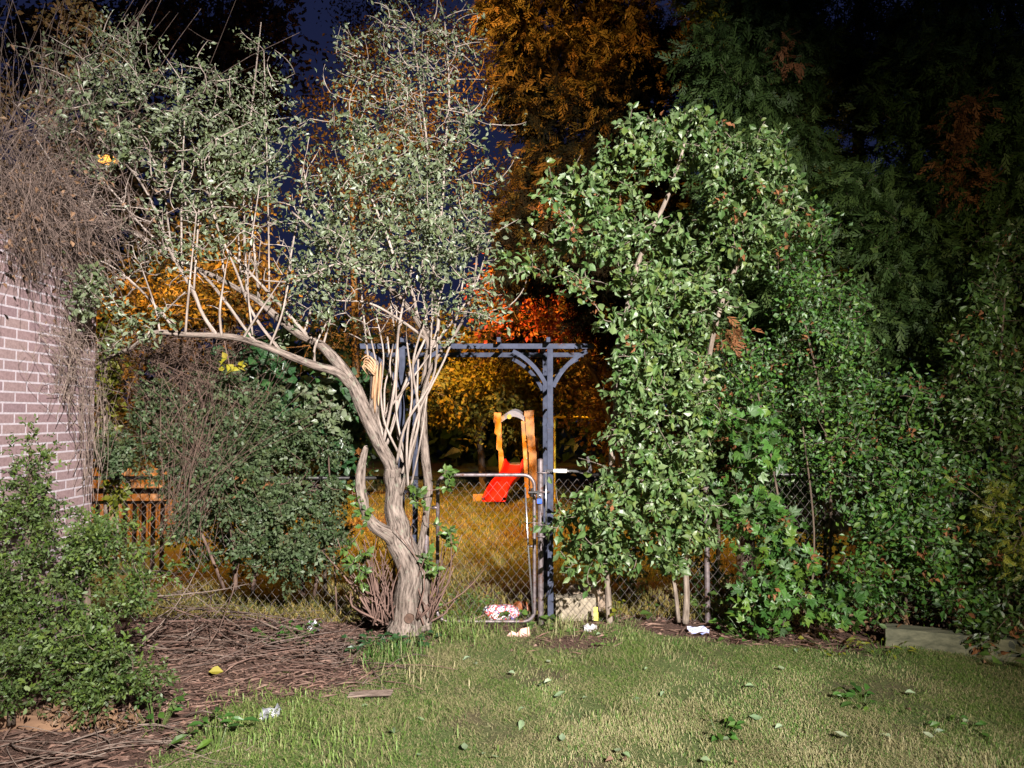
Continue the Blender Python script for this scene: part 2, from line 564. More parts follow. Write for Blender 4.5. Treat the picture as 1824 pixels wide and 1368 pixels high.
def L_palm():
    """five-leaflet creeper leaf"""
    Vs, Fs, n = [], [], 0
    for a, s in ((-1.25, .62), (-.62, .86), (0, 1), (.62, .86), (1.25, .62)):
        v = np.array([(0, .04, 0), (.23, .5, .05), (0, .56, -.02), (-.23, .5, .05), (0, 1, -.12)]) * s
        c, q = math.cos(a), math.sin(a)
        v = np.stack([v[:, 0] * c + v[:, 1] * q, -v[:, 0] * q + v[:, 1] * c, v[:, 2]], 1)
        Vs.append(v)
        Fs.append(np.array([(0, 1, 2), (0, 2, 3), (2, 1, 4), (3, 2, 4)]) + n)
        n += 5
    return np.concatenate(Vs), [np.concatenate(Fs)]


def L_spray(seed, n=9, droop=.35):
    """flat scale-leaf frond of a cedar"""
    r = np.random.default_rng(seed)
    Vs, Fs, k = [], [], 0
    for i in range(n):
        t = i / n
        side = 1 if i % 2 else -1
        b = np.array((0, t * .75, -droop * t * t))
        a = side * r.uniform(.35, .75)
        ln = (1 - t * .6) * r.uniform(.3, .48)
        d = np.array((math.sin(a), math.cos(a), -droop * r.uniform(.3, 1)))
        p = np.array((math.cos(a), -math.sin(a), 0)) * .045
        V = np.array([b - p * .5, b + d * ln * .55 + p, b + d * ln, b + d * ln * .55 - p])
        Vs.append(V)
        Fs.append(np.array([(0, 1, 2), (0, 2, 3)]) + k)
        k += 4
    V = np.array([(-.02, 0, 0), (.02, 0, 0), (0, 1, -droop)])
    Vs.append(V)
    Fs.append(np.array([(0, 1, 2)]) + k)
    return np.concatenate(Vs), [np.concatenate(Fs)]


def L_sprig(seed, n=9, ln=.3, wd=.12):
    """twig tip with many small leaves"""
    r = np.random.default_rng(seed)
    Vs, Fs, k = [], [], 0
    for i in range(n):
        t = (i + .5) / n
        b = np.array((0, t * .85, 0))
        a = r.uniform(0, 6.28)
        o = np.array((math.cos(a) * .8, r.uniform(.3, 1), math.sin(a) * .8))
        o /= np.linalg.norm(o)
        p = np.cross(o, r.normal(size=3))
        p = p / np.linalg.norm(p) * wd / 2
        V = np.array([b, b + o * ln * .55 + p, b + o * ln, b + o * ln * .55 - p])
        Vs.append(V)
        Fs.append(np.array([(0, 1, 2), (0, 2, 3)]) + k)
        k += 4
    return np.concatenate(Vs), [np.concatenate(Fs)]


def scatter(g, tmpl, O, D, Nn, Sz, rnd):
    """copies of a leaf shape joined into g"""
    if len(O) == 0:
        return
    T, Fs = tmpl
    D = nrm(D)
    B = nrm(np.cross(D, Nn))
    Nn = np.cross(B, D)
    V = O[:, None] + Sz[:, None, None] * (T[None, :, 0:1] * B[:, None] + T[None, :, 1:2] * D[:, None] + T[None, :, 2:3] * Nn[:, None])
    k = len(T)
    off = (np.arange(len(O)) * k)[:, None, None]
    g.add(V.reshape(-1, 3), [(f[None] + off).reshape(-1, f.shape[1]) for f in Fs], np.repeat(rnd, k))


def leaf_matrix(O, D, Nn, s):
    D = D / np.linalg.norm(D)
    B = np.cross(D, Nn)
    B /= np.linalg.norm(B)
    Nn = np.cross(B, D)
    return Matrix(((B[0] * s, D[0] * s, Nn[0] * s, O[0]), (B[1] * s, D[1] * s, Nn[1] * s, O[1]), (B[2] * s, D[2] * s, Nn[2] * s, O[2]), (0, 0, 0, 1)))


# ------------------------------------------------------------------ growing plants
def ell(cx, cy, rx, ry, Y, dY, n):
    """places filling a rounded clump of crown seen at (cx, cy) and Y metres off"""
    v = R.normal(size=(n, 3))
    v = nrm(v) * R.uniform(0, 1, (n, 1)) ** (1 / 2.4)
    out = np.array([P(cx + a * rx, cy + b * ry, max(1.5, Y + c * dY)) for a, b, c in v])
    return out


def ellc(cx, cy, rx, ry, Y, dY, n, k=7, sig=.085):
    """the same, gathered in tufts with gaps between"""
    c = ell(cx, cy, rx * .95, ry * .95, Y, dY, max(2, n // k))
    return np.repeat(c, k, axis=0) + R.normal(0, 1, (len(c) * k, 3)) * sig * R.uniform(.6, 1.4, (len(c), 1)).repeat(k, axis=0)


def keep_gap(p):
    """drop growth from the opening before the railing"""
    x = -.505 * p[:, 1]
    return p[~((np.abs(p[:, 0] - x) < .033 * p[:, 1]) & (p[:, 2] > .25) & (p[:, 2] < 1.25))]


def clear_wall(p, m=.12):
    """keep growth out of the brick house"""
    p = np.array(p)
    bad = (p[:, 0] < -3.2 + m) & (p[:, 1] < 5.75) & (p[:, 2] < 3.0)
    p[bad, 0] = -3.2 + m + R.uniform(0, .12, bad.sum())
    return p


def grow(nodes, dirs, att, up=.12, jit=.08, K=6, pen=.5, maxlen=9):
    """each attractor is reached by a twig from the nearest wood grown so far"""
    M = len(att) * (K - 1) + len(nodes)
    NP = np.empty((M, 3))
    ND = np.empty((M, 3))
    n = len(nodes)
    NP[:n] = nodes
    ND[:n] = dirs
    d0 = np.array([np.min(np.linalg.norm(nodes - a, axis=1)) for a in att])
    order = np.argsort(d0)
    curves = []
    t = np.linspace(0, 1, K)[:, None]
    for i in order:
        a = att[i]
        df = a - NP[:n]
        dist = np.linalg.norm(df, axis=1)
        cost = dist + pen * np.maximum(0, -df[:, 2]) + .15 * np.abs(df[:, 1])
        j = int(np.argmin(cost))
        p, d = NP[j], dist[j]
        if d < .03 or d > maxlen:
            continue
        dr = (a - p) / d
        mid = p + d * (.5 * dr + .22 * ND[j] + np.array((0, 0, -up))) + R.normal(0, jit * d, 3)
        c = (1 - t) ** 2 * p + 2 * t * (1 - t) * mid + t * t * a
        curves.append(c)
        k = K - 1
        NP[n:n + k] = c[1:]
        ND[n:n + k] = nrm(np.gradient(c, axis=0))[1:]
        n += k
    return np.array(curves)


def twig_radii(C, r0=.0026, kl=.0045, tip=.0014, mx=.012):
    L = np.linalg.norm(np.diff(C, axis=1), axis=2).sum(1)
    base = np.minimum(r0 + kl * L, mx)
    t = np.linspace(0, 1, C.shape[1])[None]
    return base[:, None] * (1 - t) + tip * t


def leaves_on(C, per, t0=.3, size=(.05, .08), spread=.9, up=.6, face=.45, droop=.15, off=.0, axis=.6):
    """leaf seats along the outer part of each twig"""
    n, K, _ = C.shape
    idx = np.repeat(np.arange(n), per)
    t = R.uniform(t0, 1, len(idx)) * (K - 1)
    i0 = np.minimum(t.astype(int), K - 2)
    f = (t - i0)[:, None]
    O = C[idx, i0] * (1 - f) + C[idx, i0 + 1] * f
    T = nrm(C[idx, i0 + 1] - C[idx, i0])
    O = O + R.normal(0, 1, O.shape) * off
    D = nrm(axis * T + spread * nrm(R.normal(size=O.shape)) + np.array((0, 0, -droop)))
    Nn = nrm(np.array((0, -face, up)) + .75 * R.normal(size=O.shape))
    Sz = R.uniform(size[0], size[1], len(O))
    return O, D, Nn, Sz


def put_leaves(root, tmpl, mat, LV, single=300, name='leaf', part='foliage', meshes=None, label=None):
    """the largest-showing leaves as parts, the rest joined"""
    O, D, Nn, Sz = LV
    tm = tmpl if isinstance(tmpl, list) else [tmpl]
    rnd = R.uniform(0, 1, len(O))
    k = 0
    rest = np.arange(len(O))
    if single:
        sc = Sz / O[:, 1] ** 2 + R.uniform(0, .0006, len(O))
        u = np.abs(O[:, 0] / O[:, 1]) < .69
        v = np.abs((O[:, 2] - CAMH) / O[:, 1]) < .55
        order = np.argsort(-(sc * (u & v)))
        k = min(single, len(O))
        mes = [make_mesh(name, Geo().add(q[0], q[1]), mat) for q in tm]
        for i in order[:k]:
            inst(name, mes[i % len(tm)], root, leaf_matrix(O[i], D[i], Nn[i], Sz[i]))
        rest = order[k:]
    if len(rest):
        g = Geo()
        for j, q in enumerate(tm):
            r_ = rest[j::len(tm)]
            scatter(g, q, O[r_], D[r_], Nn[r_], Sz[r_], rnd[r_])
        o = obj(part, g, mat, root, kind='stuff')
        if label:
            o['label'] = label


def limb(g, rows, sides=10, n=6, ridge=None, seed=0, k=1.0):
    """rows of (px, py, Y, width in px) -> tube; returns path and tangents"""
    pts = np.array([np.append(P(x, y, Y), k * wd / 2 * Y / F) for x, y, Y, wd in rows])
    s = smooth_path(pts, n)
    g.tube(s[:, :3], s[:, 3], sides, True, None, ridge, seed)
    return s[:, :3], nrm(np.gradient(s[:, :3], axis=0))


def sticks(g, n, centre, ext, ang, ln, r, bend=.1, rise=.12, seed=0, ground=True):
    """loose sticks; returns list of paths"""
    rr = np.random.default_rng(seed)
    out = []
    for i in range(n):
        c = np.array(centre) + rr.uniform(-1, 1, 3) * np.array(ext)
        a = rr.normal(ang[0], ang[1])
        l = rr.uniform(*ln)
        d = np.array((math.cos(a), math.sin(a), rr.normal(0, rise)))
        s = np.cross(d, (0, 0, 1)) * rr.normal(0, bend) * l
        t = np.linspace(-.5, .5, 6)[:, None]
        p = c + d * l * t + s * (1 - 4 * t * t) + np.array((0, 0, 1)) * rr.normal(0, bend * .5) * l * (1 - 4 * t * t)
        if ground:
            p[:, 2] = np.maximum(p[:, 2], lump(p[:, 0], p[:, 1]) + .008)
        q = rr.uniform(*r)
        out.append((p, np.linspace(q, q * .5, 6)))
    return out


# ------------------------------------------------------------------ GROUND
def soil_mask(x, y):
    """1 = bare bed, 0 = lawn"""
    e = -0.30 - 0.72 * (5.85 - y) + .16 * noise2(x, y, 3.0, 4)
    left = np.clip((e - x) / .35 + .5, 0, 1)
    hb = 5.72 - .16 * np.clip(x - .9, 0, 9) + .09 * noise2(x, y, 4.5, 5)
    right = np.clip((y - hb) / .22 + .5, 0, 1) * (x > -.6)
    right = right * np.where((x < 1.0), .8, 1)
    m = np.maximum(np.where(y < 6.4, left, 0), np.where(y < 7.6, right, 0))
    m = np.where(y > 7.6, np.clip(.35 + .3 * noise2(x, y, 1.6, 6), 0, 1), m)
    worn = np.exp(-((x - .45) ** 2 / .25 + (y - 5.55) ** 2 / .05)) * .9
    return np.clip(np.maximum(m, worn), 0, 1)


def ground():
    g = Geo()
    xs = np.concatenate([np.linspace(-120, -8, 15)[:-1], np.linspace(-8, 8, 200), np.linspace(8, 120, 15)[1:]])
    ys = np.concatenate([np.linspace(-30, 2, 9)[:-1], np.linspace(2, 9, 120), np.linspace(9, 30, 60)[1:], np.linspace(30, 160, 12)[1:]])
    X, Yg = np.meshgrid(xs, ys)
    Z = lump(X, Yg)
    V = np.stack([X, Yg, Z], -1).reshape(-1, 3)
    nx = len(xs)
    i = (np.arange(len(ys) - 1)[:, None] * nx + np.arange(nx - 1)[None]).ravel()
    g.add(V, np.stack([i, i + 1, i + nx + 1, i + nx], 1), soil_mask(X, Yg).ravel())
    obj('ground', g, M_GROUND, smooth=True, kind='structure')


ground()


def blades(n, x, y, h, wd, lean, tint, ang=None):
    """curved grass blades"""
    g = Geo()
    a = R.uniform(0, 6.28, n) if ang is None else ang
    ln = R.uniform(.45, 1.2, n) * h
    le = np.abs(R.normal(lean, .3, n))
    dx, dy = np.cos(a), np.sin(a)
    b = np.stack([x, y, lump(x, y) - .004], 1)
    d = np.stack([dx, dy, 0 * dx], 1)
    s = np.stack([-dy, dx, 0 * dx], 1) * (wd * R.uniform(.6, 1.2, n))[:, None]
    up = np.array((0, 0, 1.0))
    m = b + d * (ln * .35 * le)[:, None] + up * (ln * .55)[:, None]
    t = b + d * (ln * .95 * le)[:, None] + up * (ln * np.maximum(.12, 1 - .55 * le))[:, None]
    V = np.stack([b - s, b + s, m - s * .8, m + s * .8, t], 1).reshape(-1, 3)
    o = (np.arange(n) * 5)[:, None]
    g.add(V, [np.array([(0, 1, 3, 2)]) + o, np.array([(2, 3, 4)]) + o], np.repeat(tint, 5))
    return g


def lawn():
    n = 560000
    y = R.uniform(3.0, 6.6, n)
    x = R.uniform(-.78, 1.05, n) * y
    bare = np.clip(1.5 * noise2(x, y, 2.1, 31) * noise2(x, y, 6, 32) + .25 * noise2(x, y, 17, 33) - .18, 0, 1)
    m = np.clip(soil_mask(x, y) + .85 * bare, 0, 1)
    dens = .6 + .5 * noise2(x, y, 6, 8) + .3 * noise2(x, y, 16, 18)
    keep = (R.uniform(0, 1, n) > m * 1.03) & (R.uniform(0, 1, n) < np.clip(dens, .10, 1)) & ~((x < -3.1))
    x, y = x[keep], y[keep]
    k = len(x)
    dry = np.clip(.42 + .6 * noise2(x, y, 1.7, 9) + .45 * noise2(x, y, 7, 10), 0, 1)
    lush = np.clip(.5 + .6 * noise2(x, y, 1.3, 14) + .35 * noise2(x, y, 5, 15), 0, 1)
    u = R.uniform(0, 1, k)
    green = np.where(u < .3 + .5 * lush, .13 * R.uniform(0, 1, k) + .02, .2 + .34 * R.uniform(0, 1, k))
    tint = np.where(R.uniform(0, 1, k) < .03 + .55 * dry ** 2, .62 + .22 * R.uniform(0, 1, k), green)
    long_ = np.clip(noise2(x, y, 3.3, 12) + .5 * noise2(x, y, 11, 13), 0, 1.2)
    flow = 2.2 * noise2(x, y, 1.5, 16) + 1.5 * noise2(x, y, 6, 17) + R.normal(0, .9, k)
    g = blades(k, x, y, .034 + .065 * long_, .0018, 1.3, np.clip(tint, 0, .98), flow)
    obj('lawn_grass', g, M_GRASS, kind='stuff', label='short patchy green and straw lawn grass in front of the gate', cat='grass')
    n = 46000
    y = 6.15 + R.uniform(0, 1, n) ** 1.6 * 13
    x = R.uniform(-1, 1, n) * (.30 * y + 1.0) - .04 * y
    u = R.uniform(0, 1, n)
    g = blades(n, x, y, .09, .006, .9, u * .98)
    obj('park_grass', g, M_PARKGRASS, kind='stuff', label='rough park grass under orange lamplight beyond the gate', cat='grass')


lawn()


# ------------------------------------------------------------------ BRICK HOUSE
def house():
    WX, WY = -3.2, 5.6
    t = empty('brick_house', (WX - 1.5, WY - 2, 0), 'pinkish brick house wall with pale mortar at the edge of the garden', 'house')
    bl, bh, bd, j = .213, .056, .1, .012
    g = Geo().box((-.0, 0, 0), (bd, bl, bh))
    # soften: chamfered brick
    c = .0012
    V, Fs = [], []
    x, y, z = bd / 2, bl / 2, bh / 2
    V = np.array([(-x, -y, -z), (x - c, -y, -z), (x, -y + c, -z + c), (x, y - c, -z + c), (x - c, y, -z), (-x, y, -z),
                  (-x, -y, z), (x - c, -y, z), (x, -y + c, z - c), (x, y - c, z - c), (x - c, y, z), (-x, y, z)])
    g = Geo().add(V, [np.array([(2, 3, 9, 8), (0, 1, 7, 6), (4, 5, 11, 10), (5, 0, 6, 11), (1, 4, 3, 2), (7, 8, 9, 10)]),
                      np.array([(0, 5, 4, 1), (6, 7, 10, 11), (1, 2, 8, 7), (3, 4, 10, 9)])])
    me = make_mesh('brick', g, M_BRICK)
    gr = Geo()
    rows = 42
    k = 0
    for r in range(rows):
        zz = .02 + r * (bh + j) + bh / 2
        y0 = WY - bl / 2 - (.113 if r % 2 else 0)
        i = 0
        if r % 2:   # half brick at the corner
            M = Matrix.Translation((WX - bd / 2 + random.uniform(0, .0008), WY - .051, zz)) @ Matrix.Diagonal((1, .102 / bl, 1, 1))
            inst('brick', me, t, M)
        while y0 - i * (bl + j) > 1.2:
            yy = y0 - i * (bl + j)
            dx = random.uniform(0, .0008)
            if yy > 4.35 and zz > .3:
                M = Matrix.Translation((WX - bd / 2 + dx, yy, zz)) @ Matrix.Rotation(random.uniform(-.004, .004), 4, 'Z')
                inst('brick', me, t, M)
                k += 1
            else:
                gr.add(V + np.array((WX - bd / 2 + dx, yy, zz)), [np.array([(2, 3, 9, 8), (0, 1, 7, 6), (4, 5, 11, 10), (5, 0, 6, 11), (1, 4, 3, 2), (7, 8, 9, 10)])], random.random())
            i += 1
        for q in range(8):   # bricks of the end wall round the corner
            xx = WX - .1 - .113 - q * (bl + j) - (.0 if r % 2 else .05)
            gr.box((xx, WY - .05, zz), (bl, .1, bh))
    obj('brickwork', gr, M_BRICK, t, kind='stuff')
    top = .02 + rows * (bh + j)
    g = Geo().box((WX - .0006 - .75, (WY - .0006 + 1.1) / 2, top / 2), (1.5, WY - .0012 - 1.1, top - .02))
    obj('mortar', g, M_MORTAR, t)
    g = Geo().box((WX - .8, (WY + 1.1) / 2, top + .05), (1.5, WY - 1.1, .08))
    obj('roof_slab', g, M_ROOF, t)


house()


# ------------------------------------------------------------------ ARBOR, GATE, FENCE
def arbor():
    Y0, Y1 = 6.02, 6.88
    xr, xl = .313, -.905
    t = empty('garden_arbor', ((xr + xl) / 2, Y0, 0), 'blue grey metal arbor with curved corner braces over the gate', 'arbor')
    zt = 2.27
    s = .046
    for X in (xl, xr):
        for Yv in (Y0, Y1):
            g = Geo().box((X, Yv, (zt - .022) / 2 - .02), (s, s, zt - .022 + .04))
            o = obj('post', g, M_STEEL, t)
            # collar rings
            gc = Geo().box((X, Yv, 1.62), (s + .008, s + .008, .03)).box((X, Yv, .9), (s + .008, s + .008, .03))
            obj('collar', gc, M_STEEL, o)
    for Yv in (Y0, Y1):
        g = Geo().box(((xr + xl) / 2, Yv, zt), (xr - xl + .72, .045, .042))
        obj('beam', g, M_STEEL, t)
    for X in (xr - .02, xr - .42, xr - .82, xr - 1.2):
        g = Geo().box((X, (Y0 + Y1) / 2, zt + .041), (.03, Y1 - Y0 + .3, .038))
        obj('purlin', g, M_STEEL, t)
    for X in (xr, xl):
        for Yv in (Y0, Y1):
            for sg in (-1, 1):
                # quarter-arc brace from the post up to the beam
                a = np.linspace(0, math.pi / 2, 12)
                tq = a / (math.pi / 2)
                px = X + sg * (.026 + .28 * (.45 * (1 - np.cos(a)) + .55 * tq))
                pz = 1.955 + .295 * (.45 * np.sin(a) + .55 * tq) - .02
                g = Geo()
                V, Fq = [], []
                for k in range(12):
                    tx, tz = sg * .28 * (.45 * math.sin(a[k]) + .35), .295 * (.45 * math.cos(a[k]) + .35)
                    q = np.array((-tz, tx)) / math.hypot(tx, tz) * .017
                    for dy in (-.012, .012):
                        for m in (-1, 1):
                            V.append((px[k] + m * q[0], Yv + dy, pz[k] + m * q[1]))
                for k in range(11):
                    b = k * 4
                    for u, w_ in ((0, 1), (1, 3), (3, 2), (2, 0)):
                        Fq.append((b + u, b + w_, b + 4 + w_, b + 4 + u))
                g.add(V, np.array(Fq))
                obj('brace', g, M_STEEL, t)
    # side lattice rungs between the post pairs
    for X in (xr, xl):
        for z in np.arange(.35, 2.1, .35):
            g = Geo().box((X, (Y0 + Y1) / 2, z), (.018, Y1 - Y0 - s, .018))
            obj('rung', g, M_STEEL, t)
    return xr, xl


XR, XL = arbor()


def chain(g, x0, x1, z0, z1, Y, w=.038, h=.046, r=.0018):
    nw = int((x1 - x0) / w)
    nk = int((z1 - z0) / h)
    k = np.arange(nk + 1)
    C, rad = [], []
    for i in range(nw):
        x = x0 + (i + ((k + i) % 2)) * w + .002 * np.sin(k * 1.3 + i)
        z = z0 + k * h + .003 * math.sin(i * .7)
        y = Y + np.where((k + i) % 2, .003, -.003) + .006 * math.sin(i * .35)
        C.append(np.stack([x, y + 0 * x, z], 1))
    C = np.array(C)
    V, f = tubes_batch(C, np.full(C.shape[:2], r), 4)
    g.add(V, f)


def gate():
    Yg = 5.99
    x0, x1 = -.605, .182
    z1, z0 = 1.215, .035
    t = empty('chain_link_gate', ((x0 + x1) / 2, Yg, 0), 'chain link gate in a bent pipe frame closed under the arbor', 'gate')
    rc = .09
    pts = []
    corners = [(x0, z0, math.pi, 1.5 * math.pi), (x1, z0, 1.5 * math.pi, 2 * math.pi), (x1, z1, 0, .5 * math.pi), (x0, z1, .5 * math.pi, math.pi)]
    for cx, cz, a0, a1 in corners:
        sx = 1 if cx == x0 else -1
        sz = 1 if cz == z0 else -1
        for a in np.linspace(a0, a1, 7):
            pts.append((cx + sx * rc + rc * math.cos(a), Yg, cz + sz * rc + rc * math.sin(a)))
    pts.append(pts[0])
    P3 = np.array(pts)
    # denser straight runs
    obj('gate_frame', Geo().tube(P3, .0148, 12), M_GALV, t, smooth=True)
    g = Geo()
    chain(g, x0 + .03, x1 - .02, z0 + .02, z1 - .02, Yg)
    obj('chain_mesh', g, M_WIRE, t, kind='stuff')
    g = Geo().tube([(x1 - .075, Yg - .012, z1 - .1), (x1 - .05, Yg - .012, .62), (x1 - .012, Yg - .012, .1)], .008, 6)
    obj('tension_bar', g, M_CHROME, t, smooth=True)
    g = Geo().tube([(x1 - .045, Yg - .012, .64), (x1, Yg - .012, .64)], .009, 6)
    obj('strap', g, M_GALV, t, smooth=True)
    g = Geo().tube([(x1 - .05, Yg - .03, 1.075), (x1 + .035, Yg - .03, 1.075)], .013, 8).tube([(x1 - .02, Yg - .03, 1.04), (x1 - .02, Yg - .03, 1.11)], .011, 8)
    g.box((x1 + .03, Yg - .03, 1.07), (.02, .03, .05))
    obj('latch', g, M_BLACKMETAL, t)
    for z in (.3, .95):
        g = Geo().tube([(x0 - .05, Yg, z), (x0 + .01, Yg, z)], .014, 8)
        obj('hinge', g, M_GALV, t, smooth=True)


gate()


def padlock():
    c = np.array((.222, 5.945, 1.02))
    t = empty('padlock', c, 'small blue padlock hanging from the gate latch', 'padlock')
    g = Geo()
    g.box(c + (0, 0, -.012), (.04, .022, .034)).box(c + (0, 0, -.012), (.034, .024, .038))
    obj('lock_body', g, M_BLUE, t)
    a = np.linspace(0, math.pi, 9)
    pts = [(c[0] + .013, c[1], c[2])] + [(c[0] + .013 * math.cos(q), c[1], c[2] + .02 + .014 * math.sin(q)) for q in a] + [(c[0] - .013, c[1], c[2])]
    obj('shackle', Geo().tube(pts, .0035, 8), M_CHROME, t, smooth=True)


padlock()


def round_post(t, X, Y, r, z, name='fence_post'):
    g = Geo().tube([(X, Y, -.05), (X, Y, z * .5), (X, Y, z)], r, 14, cap=False)
    o = obj(name, g, M_GALV, t, smooth=True)
    a = np.linspace(0, math.pi / 2, 5)
    gc = Geo().tube([(X, Y, z + .001 + r * .8 * math.sin(q)) for q in a], [r * 1.12 * max(.08, math.cos(q)) for q in a], 14)
    obj('post_cap', gc, M_GALV, o, smooth=True)
    return o


def fences():
    Y = 6.0
    t = empty('chain_link_fence', (1.9, Y, 0), 'chain link fence running right from the gate under the vines', 'fence')
    p = round_post(t, .232, Y - .015, .024, 1.33)
    round_post(t, 1.585, Y, .022, 1.2)
    round_post(t, 3.4, Y, .022, 1.2)
    g = Geo()
    chain(g, .345, 4.9, .03, 1.2, Y + .02)
    obj('chain_mesh', g, M_WIRE, t, kind='stuff')
    g = Geo().tube([(.63, Y + .02, 1.215), (2.6, Y + .02, 1.215), (4.9, Y + .02, 1.215)], .015, 8)
    obj('top_rail', g, M_BLACKMETAL, t, smooth=True)
    g = Geo().tube([(.275, Y - .045, 1.26), (.277, Y - .045, .7)], .007, 6)
    obj('tension_bar', g, M_CHROME, t, smooth=True)
    for z in (1.235, 1.08, .72):
        a = np.linspace(0, 2 * math.pi, 13)
        g = Geo().tube([(.255 + .052 * math.cos(q), Y - .02 + .03 * math.sin(q), z) for q in a], .006, 6)
        obj('tie_band', g, M_GALV, p, smooth=True)
    # arm with a printed sticker and a dark bent plate
    g = Geo().tube([(.28, Y - .05, 1.252), (.56, Y - .05, 1.247)], .011, 8)
    o = obj('latch_arm', g, M_CHROME, t, smooth=True)
    g = Geo().tube([(.335, Y - .05, 1.251), (.445, Y - .05, 1.2495)], .0165, 12)
    obj('sticker', g, M_WHITE, o, smooth=True)
    g = Geo()
    for k in range(6):   # tiny dark print
        g.box((.352 + k * .008, Y - .0672, 1.254), (.005, .001, .009))
    obj('print', g, M_INK, o)
    g = Geo()
    prof = [(.545, 1.235), (.60, 1.243), (.618, 1.262), (.602, 1.365), (.622, 1.372), (.645, 1.262), (.632, 1.225), (.60, 1.222)]
    V = [(x, Y - .075, z) for x, z in prof] + [(x, Y - .03, z) for x, z in prof]
    n = len(prof)
    Fq = [(i, (i + 1) % n, n + (i + 1) % n, n + i) for i in range(n)]
    Fc = []
    for (a, b, c, d) in ((0, 1, 6, 7), (1, 2, 5, 6), (2, 3, 4, 5)):
        Fc += [(a, b, c, d), (n + d, n + c, n + b, n + a)]
    g.add(V, np.array(Fq + Fc))
    obj('bent_plate', g, M_BLACKMETAL, o)
    t = empty('chain_link_fence', (-1.9, Y, 0), 'chain link fence left of the gate behind the gnarled tree', 'fence')
    round_post(t, -.70, Y, .026, 1.3)
    g = Geo()
    chain(g, -4.2, -.73, .03, 1.18, Y + .02)
    obj('chain_mesh', g, M_WIRE, t, kind='stuff')
    g = Geo().tube([(-4.2, Y, 1.19), (-2.2, Y, 1.19), (-.72, Y, 1.19)], .015, 8)
    obj('top_rail', g, M_BLACKMETAL, t, smooth=True)


fences()


